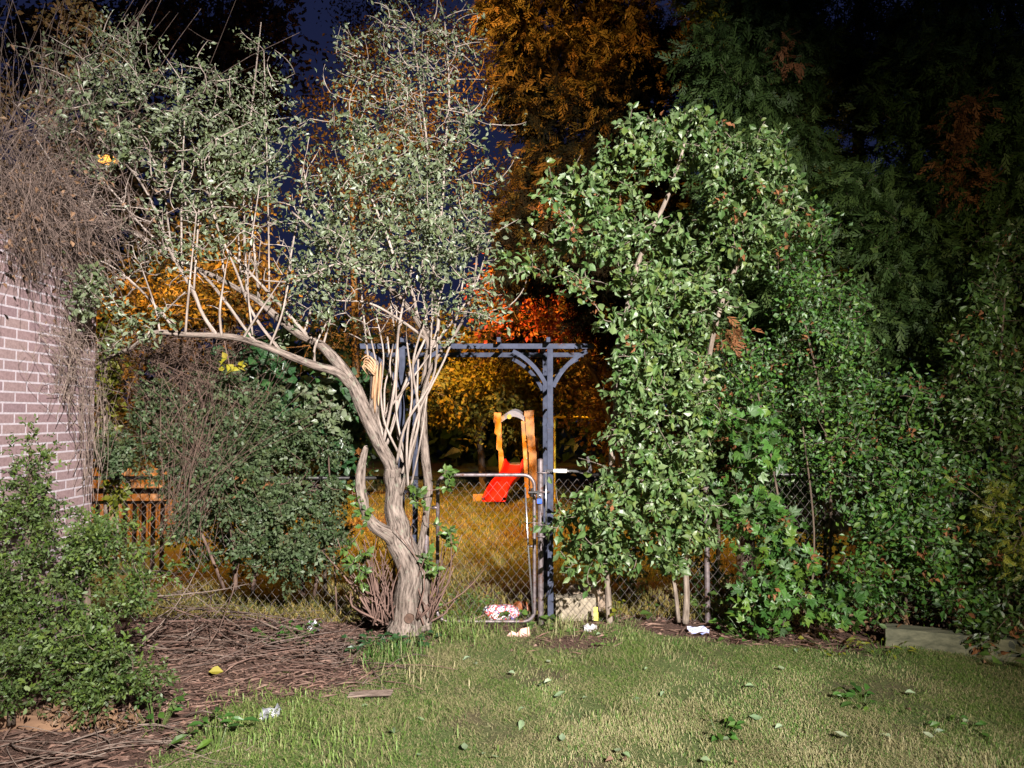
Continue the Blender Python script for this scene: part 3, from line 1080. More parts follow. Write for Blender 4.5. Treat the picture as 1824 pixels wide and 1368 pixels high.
# ------------------------------------------------------------------ PLAYGROUND
def playset():
    Y = 15.0
    m = Y / F
    c = P(912, 885, Y)
    t = empty('playground_slide', (c[0], Y, 0), 'red slide between two amber plastic towers with a grey arch', 'slide')

    def slab(name, pts, y0, y1, mat, parent=t):
        """outline in (x, z) extruded between two distances"""
        n = len(pts)
        V = [(x, y0, z) for x, z in pts] + [(x, y1, z) for x, z in pts]
        Fs = [(i, (i + 1) % n, n + (i + 1) % n, n + i) for i in range(n)]
        g = Geo().add(V, np.array(Fs))
        h = n // 2
        caps = [(i, i + 1, n - 2 - i, n - 1 - i) for i in range(h - 1)]
        g.add(V, np.array(caps + [tuple(k + n for k in reversed(q)) for q in caps]))
        return obj(name, g, mat, parent)

    def q(x, y):
        p = P(x, y, Y)
        return (p[0], max(0, p[2]))
    # left tower: stepped outline
    lft = [q(880, 735), q(879, 752), q(882, 754), q(881, 772), q(885, 775), q(884, 800), q(888, 803), q(889, 845), q(890, 886)]
    rgt = [q(893, 735), q(892, 753), q(893, 755), q(893, 772), q(894, 775), q(894, 800), q(896, 803), q(900, 845), q(903, 886)]
    slab('tower', lft + rgt[::-1], Y, Y + .22, M_ORANGE)
    lft = [q(934, 732), q(934, 752), q(936, 754), q(937, 775), q(939, 778), q(939, 802), q(942, 806), q(943, 845), q(945, 886)]
    rgt = [q(951, 730), q(951, 752), q(952, 754), q(952, 775), q(953, 778), q(954, 802), q(956, 806), q(956, 845), q(957, 886)]
    tw = slab('tower', lft + rgt[::-1], Y + .02, Y + .6, M_ORANGE)
    lft = [q(928, 750), q(930, 780), q(932, 810), q(934, 850), q(935, 886)]
    rgt = [q(934, 750), q(937, 780), q(939, 810), q(941, 850), q(943, 886)]
    slab('flange', lft + rgt[::-1], Y - .06, Y + .1, M_ORANGE)
    for x, y in ((936, 784), (938, 816)):
        p = P(x, y, Y - .07)
        obj('bolt', Geo().tube([p, p + (0, -.02, 0)], .014, 8), M_WHITE, tw)
    # grey arch
    a = np.linspace(0, 1, 9)
    up = [q(891 + 45 * s, 744 - 12 * math.sin(math.pi * s) - 1 * s) for s in a]
    dn = [q(891 + 45 * s, 754 - 11 * math.sin(math.pi * s) - 2 * s) for s in a]
    ar = slab('arch', up + dn[::-1], Y + .02, Y + .2, M_GREY)
    up = [q(897 + 42 * s, 741 - 13 * math.sin(math.pi * s)) for s in a]
    dn = [q(897 + 42 * s, 751 - 11 * math.sin(math.pi * s)) for s in a]
    slab('arch', up + dn[::-1], Y + .28, Y + .75, M_DGREY)
    p = P(907, 742, Y + .012)
    obj('badge', Geo().tube([p, p + (0, -.012, 0)], .05, 14), M_YEL, ar)
    # platform and rear panel
    z = .66
    obj('platform', Geo().box((c[0] + .12, Y + .45, z), (.62, .7, .07)), M_DGREY, t)
    g = Geo()
    slab('rear_panel', [q(953, 782), q(953, 830), q(953, 884), q(962, 884), q(963, 830), q(960, 782)], Y + .7, Y + .78, M_BROWNP)
    # slide chute, running forward and to the left
    top = np.array((P(920, 826, 15)[0], Y + .12, .70))
    bot = np.array((P(880, 884, 14.2)[0], Y - .95, .06))
    n = 22
    hw = .17
    prof = [(-hw - .04, .0), (-hw - .045, .7), (-hw - .03, .97), (-hw - .005, 1.0), (-hw + .012, .85), (-hw + .03, .12), (-hw + .06, -.02), (0, -.06), (hw - .06, -.02), (hw - .03, .12),
            (hw - .012, .85), (hw + .005, 1.0), (hw + .03, .97), (hw + .045, .7), (hw + .04, .0), (hw + .02, -.3), (-hw - .02, -.3)]
    V = []
    for i in range(n):
        s = i / (n - 1)
        cx = top * (1 - s) + bot * s
        cz = cx[2] - .05 * math.sin(s * 2 * math.pi)
        if s > .86:
            cz = max(cz, bot[2] + .012)
        wall = .115 + .11 * math.exp(-((s - .13) / .09) ** 2) - .09 * max(0, (.08 - s) / .08) - .05 * max(0, (s - .9) / .1)
        wd = 1 + .10 * max(0, (s - .8) / .2)
        for (u, v) in prof:
            V.append((cx[0] + u * wd, cx[1], cz + v * wall))
    k = len(prof)
    Fq = [(i * k + j, i * k + (j + 1) % k, (i + 1) * k + (j + 1) % k, (i + 1) * k + j) for i in range(n - 1) for j in range(k)]
    g = Geo().add(V, np.array(Fq))
    obj('chute', g, M_RED, t, smooth=True)
    # wooden block beside
    b = P(853, 880, 15)
    obj('wooden_block', Geo().box((b[0], 14.6, .07), (.2, .14, .13), .1), M_WOODPALE, None, kind='thing', label='small pale wooden block on the grass beside the red slide', cat='block')
    # orange post with a yellow bar
    Yb = 14.5
    pb = P(1107, 770, Yb)
    t2 = empty('climbing_frame', (pb[0], Yb, 0), 'orange play post with a yellow bar half hidden by leaves', 'play frame')
    obj('post', Geo().box((pb[0], Yb, .75), (.13, .13, 1.5)).box((pb[0] - .05, Yb - .08, 1.1), (.06, .06, .5)), M_ORANGE, t2)
    b0 = P(988, 743, Yb)
    obj('bar', Geo().tube([b0, (pb[0] - .05, Yb, b0[2])], .022, 8), M_YEL, t2)
    obj('bar_post', Geo().tube([(b0[0], Yb, 0), b0], .022, 8), M_YEL, t2)


playset()


def street_lamp():
    x, y, z = LAMP
    t = empty('street_lamp', (x, y, 0), 'orange sodium street lamp glowing through the twigs', 'street lamp')
    obj('pole', Geo().tube([(x - 1.6, y, -.1), (x - 1.6, y, 3), (x - 1.6, y, z + .15)], [.09, .075, .05], 12), M_BLACKMETAL, t, smooth=True)
    obj('arm', Geo().tube([(x - 1.6, y, z + .1), (x - .6, y, z + .14), (x + .4, y, z + .04)], .025, 8), M_BLACKMETAL, t, smooth=True)
    o = obj('lamp_head', Geo().tube([(x + .3, y, z), (x + .42, y, z + .03), (x + .7, y, z + .03), (x + .85, y, z - .01)], [.05, .11, .12, .04], 12), M_BLACKMETAL, t, smooth=True)
    obj('lens', Geo().tube([(x + .55, y, z - .07), (x + .55, y, z - .12), (x + .55, y, z - .15)], [.13, .11, .03], 12), M_LENS, o, smooth=True)


street_lamp()


def railing():
    Y = 8.2
    x0, x1 = P(165, 875, Y)[0], P(300, 875, Y)[0]
    z = P(200, 874, Y)[2]
    t = empty('dark_railing', ((x0 + x1) / 2, Y, 0), 'dark stair railing in front of the lamplit board fence', 'railing')
    obj('top_rail', Geo().box(((x0 + x1) / 2, Y, z), (x1 - x0, .07, .06)), M_WOODDARK, t)
    obj('lower_rail', Geo().box(((x0 + x1) / 2, Y, z - .13), (x1 - x0, .04, .03)), M_WOODDARK, t)
    for i in range(8):
        x = x0 + .06 + i * (x1 - x0 - .12) / 7
        obj('baluster', Geo().box((x, Y, (z - .146) / 2), (.035, .035, z - .146)), M_WOODDARK, t)
    Yf = 10.4
    x0, x1 = P(140, 875, Yf)[0], P(330, 875, Yf)[0]
    t = empty('board_fence', ((x0 + x1) / 2, Yf, 0), 'low pale board fence glowing orange behind the dark railing', 'fence')
    n = 12
    for i in range(n):
        x = x0 + (i + .5) * (x1 - x0) / n
        obj('board', Geo().box((x, Yf + random.uniform(-.006, .006), .46 + random.uniform(-.03, .03)), ((x1 - x0) / n - .015, .022, .94)), M_WOODPALE, t)
    for zz in (.25, .75):
        obj('rail', Geo().box(((x0 + x1) / 2, Yf + .04, zz), (x1 - x0, .04, .07)), M_WOODPALE, t)


railing()

exec_plants = True


# ------------------------------------------------------------------ THE GNARLED TREE
def hero():
    Yt = 5.72
    t = empty('gnarled_shrub_tree', P(722, 1112, Yt) * (1, 1, 0), 'gnarled multi stemmed tree with split limb and long bare branches over the gate', 'tree')
    nodes, dirs = [], []

    def add(name, rows, sides=10, ridge=.06, seed=0, mat=M_BARK, n=7, keep=True, smooth=True, label=None, k=1.0):
        g = Geo()
        q = np.random.default_rng(seed + 90)
        rows = [(x + q.normal(0, .08 * min(wd, 22)), y + q.normal(0, .07 * min(wd, 22)), yy, wd * q.uniform(.9, 1.08)) for x, y, yy, wd in rows]
        p, d = limb(g, rows, sides, n, ridge, seed, k * (.82 if name == 'limb' else .86))
        o = obj(name, g, mat, t, smooth=smooth)
        if label:
            o['label'] = label
        if keep:
            nodes.append(p)
            dirs.append(d)
        return o
    Y = Yt
    tr = add('trunk', [(718, 1125, Y, 74), (722, 1100, Y, 62), (727, 1060, Y, 50), (729, 1020, Y, 46), (722, 985, Y, 52), (712, 960, Y, 56), (708, 935, Y, 48), (703, 905, Y, 36), (700, 875, Y, 37), (699, 852, Y - .01, 38), (697, 835, Y - .02, 33)], 40, .075, 3, keep=False, n=14)
    add('trunk', [(752, 1120, Y + .06, 46), (752, 1070, Y + .06, 34), (748, 1020, Y + .05, 30), (738, 985, Y + .04, 26), (725, 955, Y + .02, 18)], 24, .11, 5, keep=False, n=10)
    add('limb', [(716, 985, Y, 36), (695, 955, Y - .04, 34), (668, 936, Y - .08, 30), (652, 915, Y - .1, 22), (644, 890, Y - .11, 24), (641, 862, Y - .11, 22), (644, 832, Y - .1, 20), (651, 800, Y - .09, 11), (652, 796, Y - .09, 6)], 24, .06, 8, keep=False, n=9, label='short dead limb stub left of the trunk')
    m = add('limb', [(699, 850, Y - .02, 33), (693, 828, Y - .03, 28), (678, 795, Y - .05, 29), (660, 760, Y - .08, 31), (645, 725, Y - .1, 33), (632, 695, Y - .12, 30), (622, 675, Y - .13, 26)], 28, .06, 9, n=9)
    add('limb', [(628, 688, Y - .13, 20), (600, 665, Y - .18, 19), (560, 650, Y - .24, 17), (520, 634, Y - .3, 16), (480, 618, Y - .36, 15), (430, 604, Y - .42, 14), (380, 599, Y - .47, 12), (330, 596, Y - .52, 12), (285, 592, Y - .56, 11), (262, 598, Y - .58, 10), (236, 618, Y - .6, 8), (205, 632, Y - .6, 9), (178, 648, Y - .6, 6)], 12, .05, 10)
    add('limb', [(640, 712, Y - .1, 24), (622, 676, Y - .08, 24), (596, 642, Y - .04, 24), (570, 616, Y - .02, 20), (536, 595, Y + .0, 19), (500, 568, Y + .02, 18), (462, 538, Y + .0, 14), (432, 520, Y - .02, 12), (400, 500, Y - .04, 11), (350, 478, Y - .06, 10), (310, 462, Y - .1, 9), (270, 432, Y - .14, 8), (225, 408, Y - .2, 7), (175, 392, Y - .3, 6), (120, 380, Y - .4, 5)], 12, .05, 11)
    add('limb', [(385, 596, Y - .47, 9), (362, 560, Y - .46, 8), (345, 520, Y - .44, 8), (325, 488, Y - .4, 7), (300, 440, Y - .36, 6), (280, 380, Y - .3, 5), (240, 310, Y - .2, 4), (190, 262, Y - .1, 4), (140, 190, Y, 3)], 8, .03, 12, M_SHOOT)
    add('limb', [(455, 610, Y - .4, 8), (430, 575, Y - .36, 7), (400, 535, Y - .3, 7), (360, 490, Y - .26, 6), (300, 455, Y - .2, 5), (215, 400, Y - .3, 5), (130, 340, Y - .4, 4), (60, 240, Y - .5, 3)], 8, .03, 13, M_SHOOT)
    # broken stub with split wood
    add('limb', [(672, 780, Y - .04, 20), (666, 740, Y - .05, 22), (664, 705, Y - .06, 21), (668, 672, Y - .07, 20), (670, 648, Y - .07, 16), (666, 640, Y - .07, 7)], 18, .1, 14, keep=False, label='broken limb stub')
    g = Geo()
    for k, (dx, wd) in enumerate(((0, 7), (6, 5), (-5, 4))):
        limb(g, [(668 + dx, 735 - 12 * k, Y - .105, 1.5), (668 + dx, 705, Y - .11, wd), (671 + dx, 672, Y - .115, wd), (673 + dx, 650 - 6 * k, Y - .11, 1)], 6, 4, .3, k)
    obj('split_wood', g, M_SPLIT, t, smooth=True, label='pale raw wood torn open on the broken stub')
    g = Geo()
    for k in range(5):
        limb(g, [(671 - k, 656 + 3 * k, Y - .10 - .01 * k, 3), (664 - 3 * k, 641 + 3 * k, Y - .12, 4), (654 - 2 * k, 634 + 5 * k, Y - .13 - .01 * k, 3), (643 + 3 * k, 640 + 7 * k, Y - .13, 1)], 5, 4, .2, k)
    obj('split_wood', g, M_SPLIT, t, smooth=True, label='peeled strip curling from the broken stub')
    # right-hand stem and its fan
    add('limb', [(746, 990, Y + .1, 16), (757, 930, Y + .12, 16), (763, 870, Y + .12, 18), (757, 815, Y + .12, 18), (753, 760, Y + .12, 17), (755, 700, Y + .1, 16), (762, 650, Y + .08, 15), (764, 612, Y + .05, 13), (748, 575, Y, 12), (720, 540, Y - .05, 11), (690, 510, Y - .1, 9), (655, 482, Y - .15, 8), (610, 455, Y - .2, 7), (570, 420, Y - .25, 5), (520, 378, Y - .3, 4)], 14, .05, 15)
    add('limb', [(712, 880, Y - .03, 12), (722, 840, Y - .05, 12), (735, 790, Y - .06, 13), (745, 745, Y - .06, 11), (756, 700, Y - .05, 11), (768, 655, Y - .04, 9), (790, 620, Y - .04, 8), (815, 588, Y - .05, 7), (835, 540, Y - .05, 6), (848, 470, Y - .05, 5), (856, 380, Y - .02, 4)], 10, .04, 16)
    add('limb', [(765, 625, Y + .05, 10), (778, 590, Y + .05, 9), (780, 550, Y + .08, 8), (772, 505, Y + .1, 7), (776, 440, Y + .14, 7), (788, 360, Y + .2, 6), (792, 270, Y + .25, 5), (800, 160, Y + .3, 4), (792, 40, Y + .35, 3)], 8, .03, 17, M_SHOOT)
    add('limb', [(760, 605, Y + .04, 9), (745, 565, Y + .0, 8), (735, 520, Y - .03, 7), (705, 470, Y - .06, 6), (690, 420, Y - .1, 6), (665, 360, Y - .15, 5), (640, 290, Y - .2, 4), (628, 240, Y - .2, 3)], 8, .03, 18, M_SHOOT)
    add('limb', [(764, 600, Y + .05, 8), (757, 540, Y + .12, 7), (755, 470, Y + .2, 6), (760, 380, Y + .3, 6), (762, 280, Y + .35, 5), (750, 170, Y + .4, 4), (735, 60, Y + .45, 3)], 8, .03, 19, M_SHOOT)
    for k_, rows in enumerate([
            [(560, 612, Y, 8), (500, 545, Y - .1, 7), (430, 470, Y - .2, 6), (360, 400, Y - .25, 5), (300, 330, Y - .3, 4), (250, 240, Y - .3, 3)],
            [(500, 625, Y - .33, 7), (452, 560, Y - .36, 6), (420, 480, Y - .4, 5), (380, 380, Y - .4, 4), (372, 270, Y - .4, 3)],
            [(350, 478, Y - .06, 6), (270, 420, Y - .2, 5), (190, 330, Y - .35, 4), (100, 250, Y - .4, 3), (20, 180, Y - .4, 2)],
            [(320, 596, Y - .52, 6), (255, 520, Y - .5, 5), (190, 470, Y - .5, 4), (90, 430, Y - .55, 3), (20, 360, Y - .6, 2)],
            [(690, 512, Y - .1, 6), (640, 440, Y - .1, 5), (560, 370, Y - .1, 4), (540, 300, Y - .1, 3)],
            [(660, 485, Y - .15, 6), (600, 470, Y - .3, 5), (530, 500, Y - .35, 4), (470, 500, Y - .35, 3)],
            [(764, 610, Y + .05, 7), (720, 575, Y - .1, 6), (660, 540, Y - .2, 5), (600, 535, Y - .25, 3)],
            [(770, 620, Y + .05, 6), (815, 560, Y, 5), (850, 500, Y, 4), (872, 420, Y, 3)]]):
        add('limb', rows, 7, .03, 40 + k_, M_SHOOT)
    # thin shoots fanning from the fork
    fan = Geo()
    rr = np.random.default_rng(5)
    ends = [(705, 520), (735, 470), (690, 600), (715, 575), (760, 560), (640, 470), (725, 610), (700, 640), (780, 600), (805, 560), (825, 500), (670, 560), (745, 640), (800, 470), (660, 600), (712, 420), (770, 520)]
    for i, (ex, ey) in enumerate(ends):
        bx, by = (680 + rr.uniform(-8, 14), 800 - rr.uniform(0, 60)) if i % 2 else (712 + rr.uniform(-6, 20), 900 - rr.uniform(0, 80))
        yy = Y + rr.uniform(-.25, .2)
        wd = rr.uniform(3.5, 6)
        p, d = limb(fan, [(bx, by, Y - .05, wd), (bx * .7 + ex * .3 + rr.uniform(-16, 16), by * .68 + ey * .32, (Y + yy) / 2 - .05, wd * .9), (bx * .3 + ex * .7 + rr.uniform(-14, 14), by * .33 + ey * .67, (Y + yy) / 2, wd * .75), (ex, ey, yy, wd * .6)], 6, 6)
        nodes.append(p)
        dirs.append(d)
    obj('shoot', fan, M_SHOOT, t, smooth=True, kind='stuff')
    # upright shoots off the long limbs
    up = Geo()
    for bx, by, tx, ty, yb in [(285, 592, 250, 470, 5.15), (330, 596, 350, 380, 5.2), (395, 600, 402, 480, 5.25), (450, 597, 462, 330, 5.3), (480, 618, 520, 470, 5.35), (505, 572, 548, 300, 5.7), (462, 538, 440, 260, 5.7), (430, 520, 395, 210, 5.7), (400, 500, 335, 230, 5.7), (350, 478, 315, 150, 5.66), (310, 462, 290, 250, 5.6), (345, 520, 360, 270, 5.3), (325, 488, 330, 180, 5.35), (540, 597, 600, 400, 5.7), (575, 618, 610, 470, 5.72), (560, 650, 590, 560, 5.5), (432, 604, 500, 500, 5.3), (262, 598, 330, 520, 5.1), (480, 560, 470, 90, 5.8), (440, 530, 465, 40, 5.9)]:
        wd = rr.uniform(3.5, 5.5)
        p, d = limb(up, [(bx, by, yb, wd), (bx * .7 + tx * .3 + rr.uniform(-12, 12), by * .6 + ty * .4, yb - .03, wd * .85), (tx, ty, yb + rr.uniform(-.2, .2), 2)], 6, 7)
        nodes.append(p)
        dirs.append(d)
    obj('shoot', up, M_SHOOT, t, smooth=True, kind='stuff')
    nd, dr = np.concatenate(nodes), np.concatenate(dirs)
    att = np.concatenate([
        ellc(290, 215, 200, 125, 5.4, .6, 312, 3, .12), ellc(190, 120, 130, 90, 5.5, .5, 112, 3, .12), ellc(460, 200, 70, 170, 5.75, .35, 106, 3, .12),
        ellc(720, 420, 165, 115, 5.6, .55, 287, 3, .12), ellc(640, 300, 90, 90, 5.5, .4, 87, 3, .12), ellc(790, 330, 90, 140, 5.7, .4, 100, 3, .12),
        ellc(745, 120, 140, 150, 5.95, .4, 237, 3, .12), ellc(540, 510, 90, 60, 5.5, .4, 62, 3, .12), ellc(340, 420, 130, 80, 5.3, .35, 56, 3, .12),
        ellc(180, 505, 110, 45, 4.95, .2, 34, 5, .08), ellc(255, 570, 60, 35, 4.95, .15, 22, 5, .06), ellc(560, 380, 60, 90, 5.6, .3, 45, 3, .12),
        ellc(840, 540, 50, 70, 5.65, .3, 37, 3, .12), ellc(640, 140, 60, 110, 5.9, .3, 56, 3, .12), ellc(420, 330, 80, 70, 5.5, .35, 50, 3, .12)])
    att = clear_wall(att, .2)
    C = grow(nd, dr, att, up=.06, jit=.07)
    g = Geo()
    V, f = tubes_batch(C, twig_radii(C, .0032, .005, .0018, .011), 5)
    g.add(V, f)
    obj('twigs', g, M_SHOOT, t, smooth=True, kind='stuff')
    # leafless fine branching between the limbs
    att = clear_wall(np.concatenate([ell(330, 440, 210, 120, 5.3, .4, 210), ell(660, 520, 170, 90, 5.6, .35, 150), ell(780, 480, 80, 110, 5.6, .3, 70), ell(760, 150, 110, 140, 5.9, .3, 90), ell(190, 330, 150, 140, 5.2, .4, 120)]), .1)
    C2 = grow(nd, dr, att, up=.03, jit=.06)
    V, f = tubes_batch(C2, twig_radii(C2, .0035, .005, .0016, .011), 5)
    obj('bare_twigs', Geo().add(V, f), M_SHOOT, t, smooth=True, kind='stuff')
    LV = leaves_on(C, 13, .1, (.028, .062), .9, .45, .55, .1, .035)
    bare = (np.abs(LV[0][:, 0] + .7) < .75) & (LV[0][:, 2] > 4.0)
    kp = ~bare | (R.uniform(0, 1, len(bare)) < .75)
    LV = tuple(a[kp] for a in LV)
    LV = (LV[0], LV[1], LV[2], np.where(LV[0][:, 2] > 4.0, LV[3] * .75, LV[3]))
    put_leaves(t, [L_ovate(.46), L_ovate(.4, .35, .35), L_ovate(.52, .1, .2)], L_HERO, LV, 300)
    # bare twigs at the left ends
    att = clear_wall(np.concatenate([ell(110, 380, 140, 70, 5.0, .35, 90), ell(100, 620, 90, 50, 4.95, .15, 34), ell(60, 300, 120, 110, 5.0, .4, 60), ell(150, 480, 90, 60, 5.05, .2, 40)]), .05)
    C = grow(nd, dr, att, up=-.02, jit=.09)
    V, f = tubes_batch(C, twig_radii(C, .0026, .0035, .0014, .008), 5)
    obj('bare_twigs', Geo().add(V, f), M_GREYTWIG, t, kind='stuff')
    # suckers round the foot
    g = Geo()
    for i in range(95):
        s = -1 if i % 3 else 1
        bx = 722 + s * rr.uniform(15, 62 if s < 0 else 48)
        by = 1108 + rr.uniform(-8, 6)
        tx = bx + rr.normal(s * 14, 34)
        ty = by - rr.uniform(40, 170)
        yy = Y + rr.uniform(-.12, .2)
        wd = rr.uniform(2.2, 4.2)
        limb(g, [(bx, by, yy, wd), ((bx + tx) / 2 + rr.normal(0, 14), (by + ty) / 2, yy + rr.normal(0, .03), wd * .8), (tx, ty, yy + rr.normal(0, .08), 1.4)], 5, 3)
    obj('suckers', g, M_SUCKER, t, smooth=True, kind='stuff')
    # leafy suckers on the trunk
    nd2 = np.array([P(750, 1000, Y), P(705, 930, Y), P(650, 1000, Y - .1), P(760, 930, Y)])
    att = np.concatenate([ell(770, 1000, 45, 30, 5.65, .1, 9), ell(745, 880, 40, 22, 5.6, .08, 8), ell(800, 850, 30, 20, 5.6, .08, 6), ell(640, 900, 20, 60, 5.6, .1, 10), ell(640, 1010, 40, 70, 5.55, .15, 18), ell(800, 950, 30, 40, 5.65, .1, 8)])
    C = grow(nd2, np.tile((0, 0, 1.0), (4, 1)), att)
    V, f = tubes_batch(C, twig_radii(C), 5)
    obj('shoot', Geo().add(V, f), M_SUCKER, t, kind='stuff')
    put_leaves(t, L_ovate(.62), L_BRIGHT, leaves_on(C, 8, .4, (.04, .075), .8, .5, .6), 0, part='fresh_leaves')
    # sawn dark stub at the foot
    p = P(730, 1101, Y - .07)
    g = Geo().tube([p + (0, .1, 0), p + (0, -.05, .01)], .036, 14)
    obj('sawn_stub', g, M_WOODDARK, t, label='dark round sawn stub at the foot of the trunk')


hero()


# ------------------------------------------------------------------ OTHER PLANTS
def shrub(name, label, cat, base, stems, att, tmpl, lmat, per, size, wmat=M_DARKBARK, group=None, single=0, t0=.25, off=.03, up=.5, face=.45, droop=.12, spread=.85,
          axis=.6, twig=(.0026, .004, .0014, .01), crown='foliage', tw=True, extra=None, stem_part='stem', sides=8, dead=0, sk=1.0):
    """a plant with traced stems, grown twigs and leaves"""
    t = empty(name, base, label, cat, group)
    nodes, dirs = [], []
    for rows in stems:
        g = Geo()
        p, d = limb(g, rows, sides, 6, .05, len(nodes), sk)
        obj(stem_part, g, wmat, t, smooth=True)
        nodes.append(p)
        dirs.append(d)
    C = grow(np.concatenate(nodes), np.concatenate(dirs), att)
    if tw:
        V, f = tubes_batch(C, twig_radii(C, *twig), 4)
        obj('twigs', Geo().add(V, f), wmat, t, kind='stuff')
    LV = leaves_on(C, per, t0, size, spread, up, face, droop, off, axis)
    put_leaves(t, tmpl, lmat, LV, single, part=crown)
    if dead:
        k = R.permutation(len(C))[:max(3, int(len(C) * dead))]
        put_leaves(t, [OVD, SI], L_RUST, leaves_on(C[k], 9, .1, (.03, .06), .9, .4, .4, .6, .03), 0, part='dead_leaves')
    if extra:
        extra(t, C)
    return t, C


def foot(x, y, Y):
    p = P(x, y, Y)
    return (p[0], Y, 0)


OV, OVR, SI, PALM = L_ovate(.5), L_ovate(.74, .2, .2), L_simple(.6), L_palm()
OVD = L_ovate(.6, .45, .45)

# two slim saplings by the gate, hung with round leaves
shrub('leafy_sapling', 'slim sapling with round leaves standing just right of the gate post', 'sapling', foot(1085, 1106, 5.95),
      [[(1086, 1112, 5.95, 13), (1083, 1060, 5.95, 11), (1080, 990, 5.95, 10), (1090, 900, 5.9, 11), (1090, 800, 5.85, 11), (1098, 720, 5.8, 11), (1098, 640, 5.78, 10), (1115, 560, 5.75, 10), (1130, 490, 5.72, 10), (1152, 430, 5.7, 9), (1185, 360, 5.68, 8), (1210, 290, 5.66, 6), (1225, 225, 5.65, 4)]],
      np.concatenate([ellc(1170, 270, 110, 85, 5.6, .35, 128, 7, .085), ellc(1050, 385, 75, 85, 5.55, .3, 105, 7, .085), ellc(1110, 440, 110, 80, 5.6, .35, 128, 7, .085), ellc(1015, 490, 28, 55, 5.5, .12, 20, 7, .085), ellc(1128, 600, 36, 90, 5.55, .22, 80, 7, .085), ellc(1125, 740, 48, 70, 5.5, .25, 73, 7, .085), ellc(1110, 900, 90, 95, 5.5, .3, 153, 7, .085), ellc(1050, 960, 60, 60, 5.65, .2, 73, 7, .085), ellc(1210, 230, 60, 45, 5.6, .2, 41, 7, .085), ellc(955, 470, 30, 15, 5.6, .05, 4, 7, .085)]),
      [OVR, OVD, OV], L_PEAR, 10, (.026, .084), M_SMOOTHBARK, single=300, stem_part='trunk', off=.025, droop=.5, dead=.03)
shrub('leafy_sapling', 'taller sapling with loose drooping leaves second to the right of the gate', 'sapling', foot(1221, 1106, 5.9),
      [[(1221, 1110, 5.9, 13), (1223, 1060, 5.9, 11), (1222, 1010, 5.9, 10), (1228, 930, 5.88, 10), (1235, 830, 5.86, 10), (1250, 720, 5.84, 9), (1270, 600, 5.8, 9), (1300, 500, 5.78, 8), (1345, 420, 5.75, 7), (1385, 350, 5.72, 5)],
       [(1209, 1108, 5.92, 8), (1204, 1060, 5.92, 7), (1198, 1020, 5.92, 6)]],
      np.concatenate([ellc(1335, 280, 90, 60, 5.65, .3, 85, 7, .085), ellc(1400, 350, 60, 70, 5.65, .3, 63, 7, .085), ellc(1290, 420, 90, 80, 5.7, .35, 71, 7, .085), ellc(1230, 560, 80, 90, 5.6, .3, 117, 7, .085), ellc(1200, 700, 90, 100, 5.5, .3, 147, 7, .085), ellc(1195, 850, 90, 90, 5.48, .3, 147, 7, .085), ellc(1215, 960, 80, 50, 5.6, .25, 88, 7, .085), ellc(1370, 430, 60, 60, 5.7, .3, 41, 7, .085)]),
      [OVR, OVD, OV], L_PEAR, 10, (.026, .08), M_SMOOTHBARK, single=300, stem_part='trunk', off=.025, droop=.5, dead=.03)


# creeper hedge along the right
def hedge(label, base, stems, att, lmat, per, size, tmpl=PALM, single=200, name='creeper_hedge', cat='creeper', **k):
    return shrub(name, label, cat, base, stems, att, tmpl, lmat, per, size, M_DARKBARK, single=single, off=.05, dead=.05, sk=.55, **k)


hedge('five leaflet creeper hanging to the lawn in large glossy leaves', foot(1400, 1125, 5.6),
      [[(1395, 1130, 5.62, 9), (1400, 1000, 5.65, 8), (1380, 850, 5.7, 7), (1350, 700, 5.7, 6)], [(1440, 1125, 5.6, 7), (1450, 950, 5.65, 6), (1430, 760, 5.7, 5)]],
      np.concatenate([ellc(1400, 1050, 85, 75, 5.5, .15, 79, 10, .07), ellc(1370, 920, 90, 80, 5.6, .2, 91, 10, .07), ellc(1330, 780, 80, 90, 5.65, .25, 79, 10, .07), ellc(1320, 1080, 60, 40, 5.55, .12, 38, 10, .07), ellc(1480, 1060, 60, 60, 5.5, .12, 32, 10, .07)]),
      L_CREEP, 5, (.035, .10), t0=.2)
hedge('mixed small leaved vine mass filling the hedge beyond the second sapling', foot(1450, 1110, 6.05),
      [[(1470, 1120, 6.0, 10), (1480, 900, 6.0, 9), (1460, 700, 6.0, 8), (1420, 520, 6.0, 6)], [(1360, 1110, 6.1, 8), (1350, 850, 6.1, 7), (1330, 620, 6.05, 5)]],
      np.concatenate([ellc(1420, 560, 150, 110, 5.9, .4, 148, 10, .07), ellc(1400, 700, 140, 90, 5.9, .35, 137, 10, .07), ellc(1470, 820, 130, 110, 5.85, .35, 148, 10, .07), ellc(1300, 650, 70, 100, 6.0, .25, 68, 10, .07), ellc(1500, 640, 100, 110, 5.9, .3, 91, 10, .07), ellc(1440, 420, 110, 80, 6.0, .3, 42, 10, .07)]),
      L_CREEP, 13, (.028, .055), tmpl=L_simple(.62), single=0, name='vine_hedge', cat='vine', t0=.1)
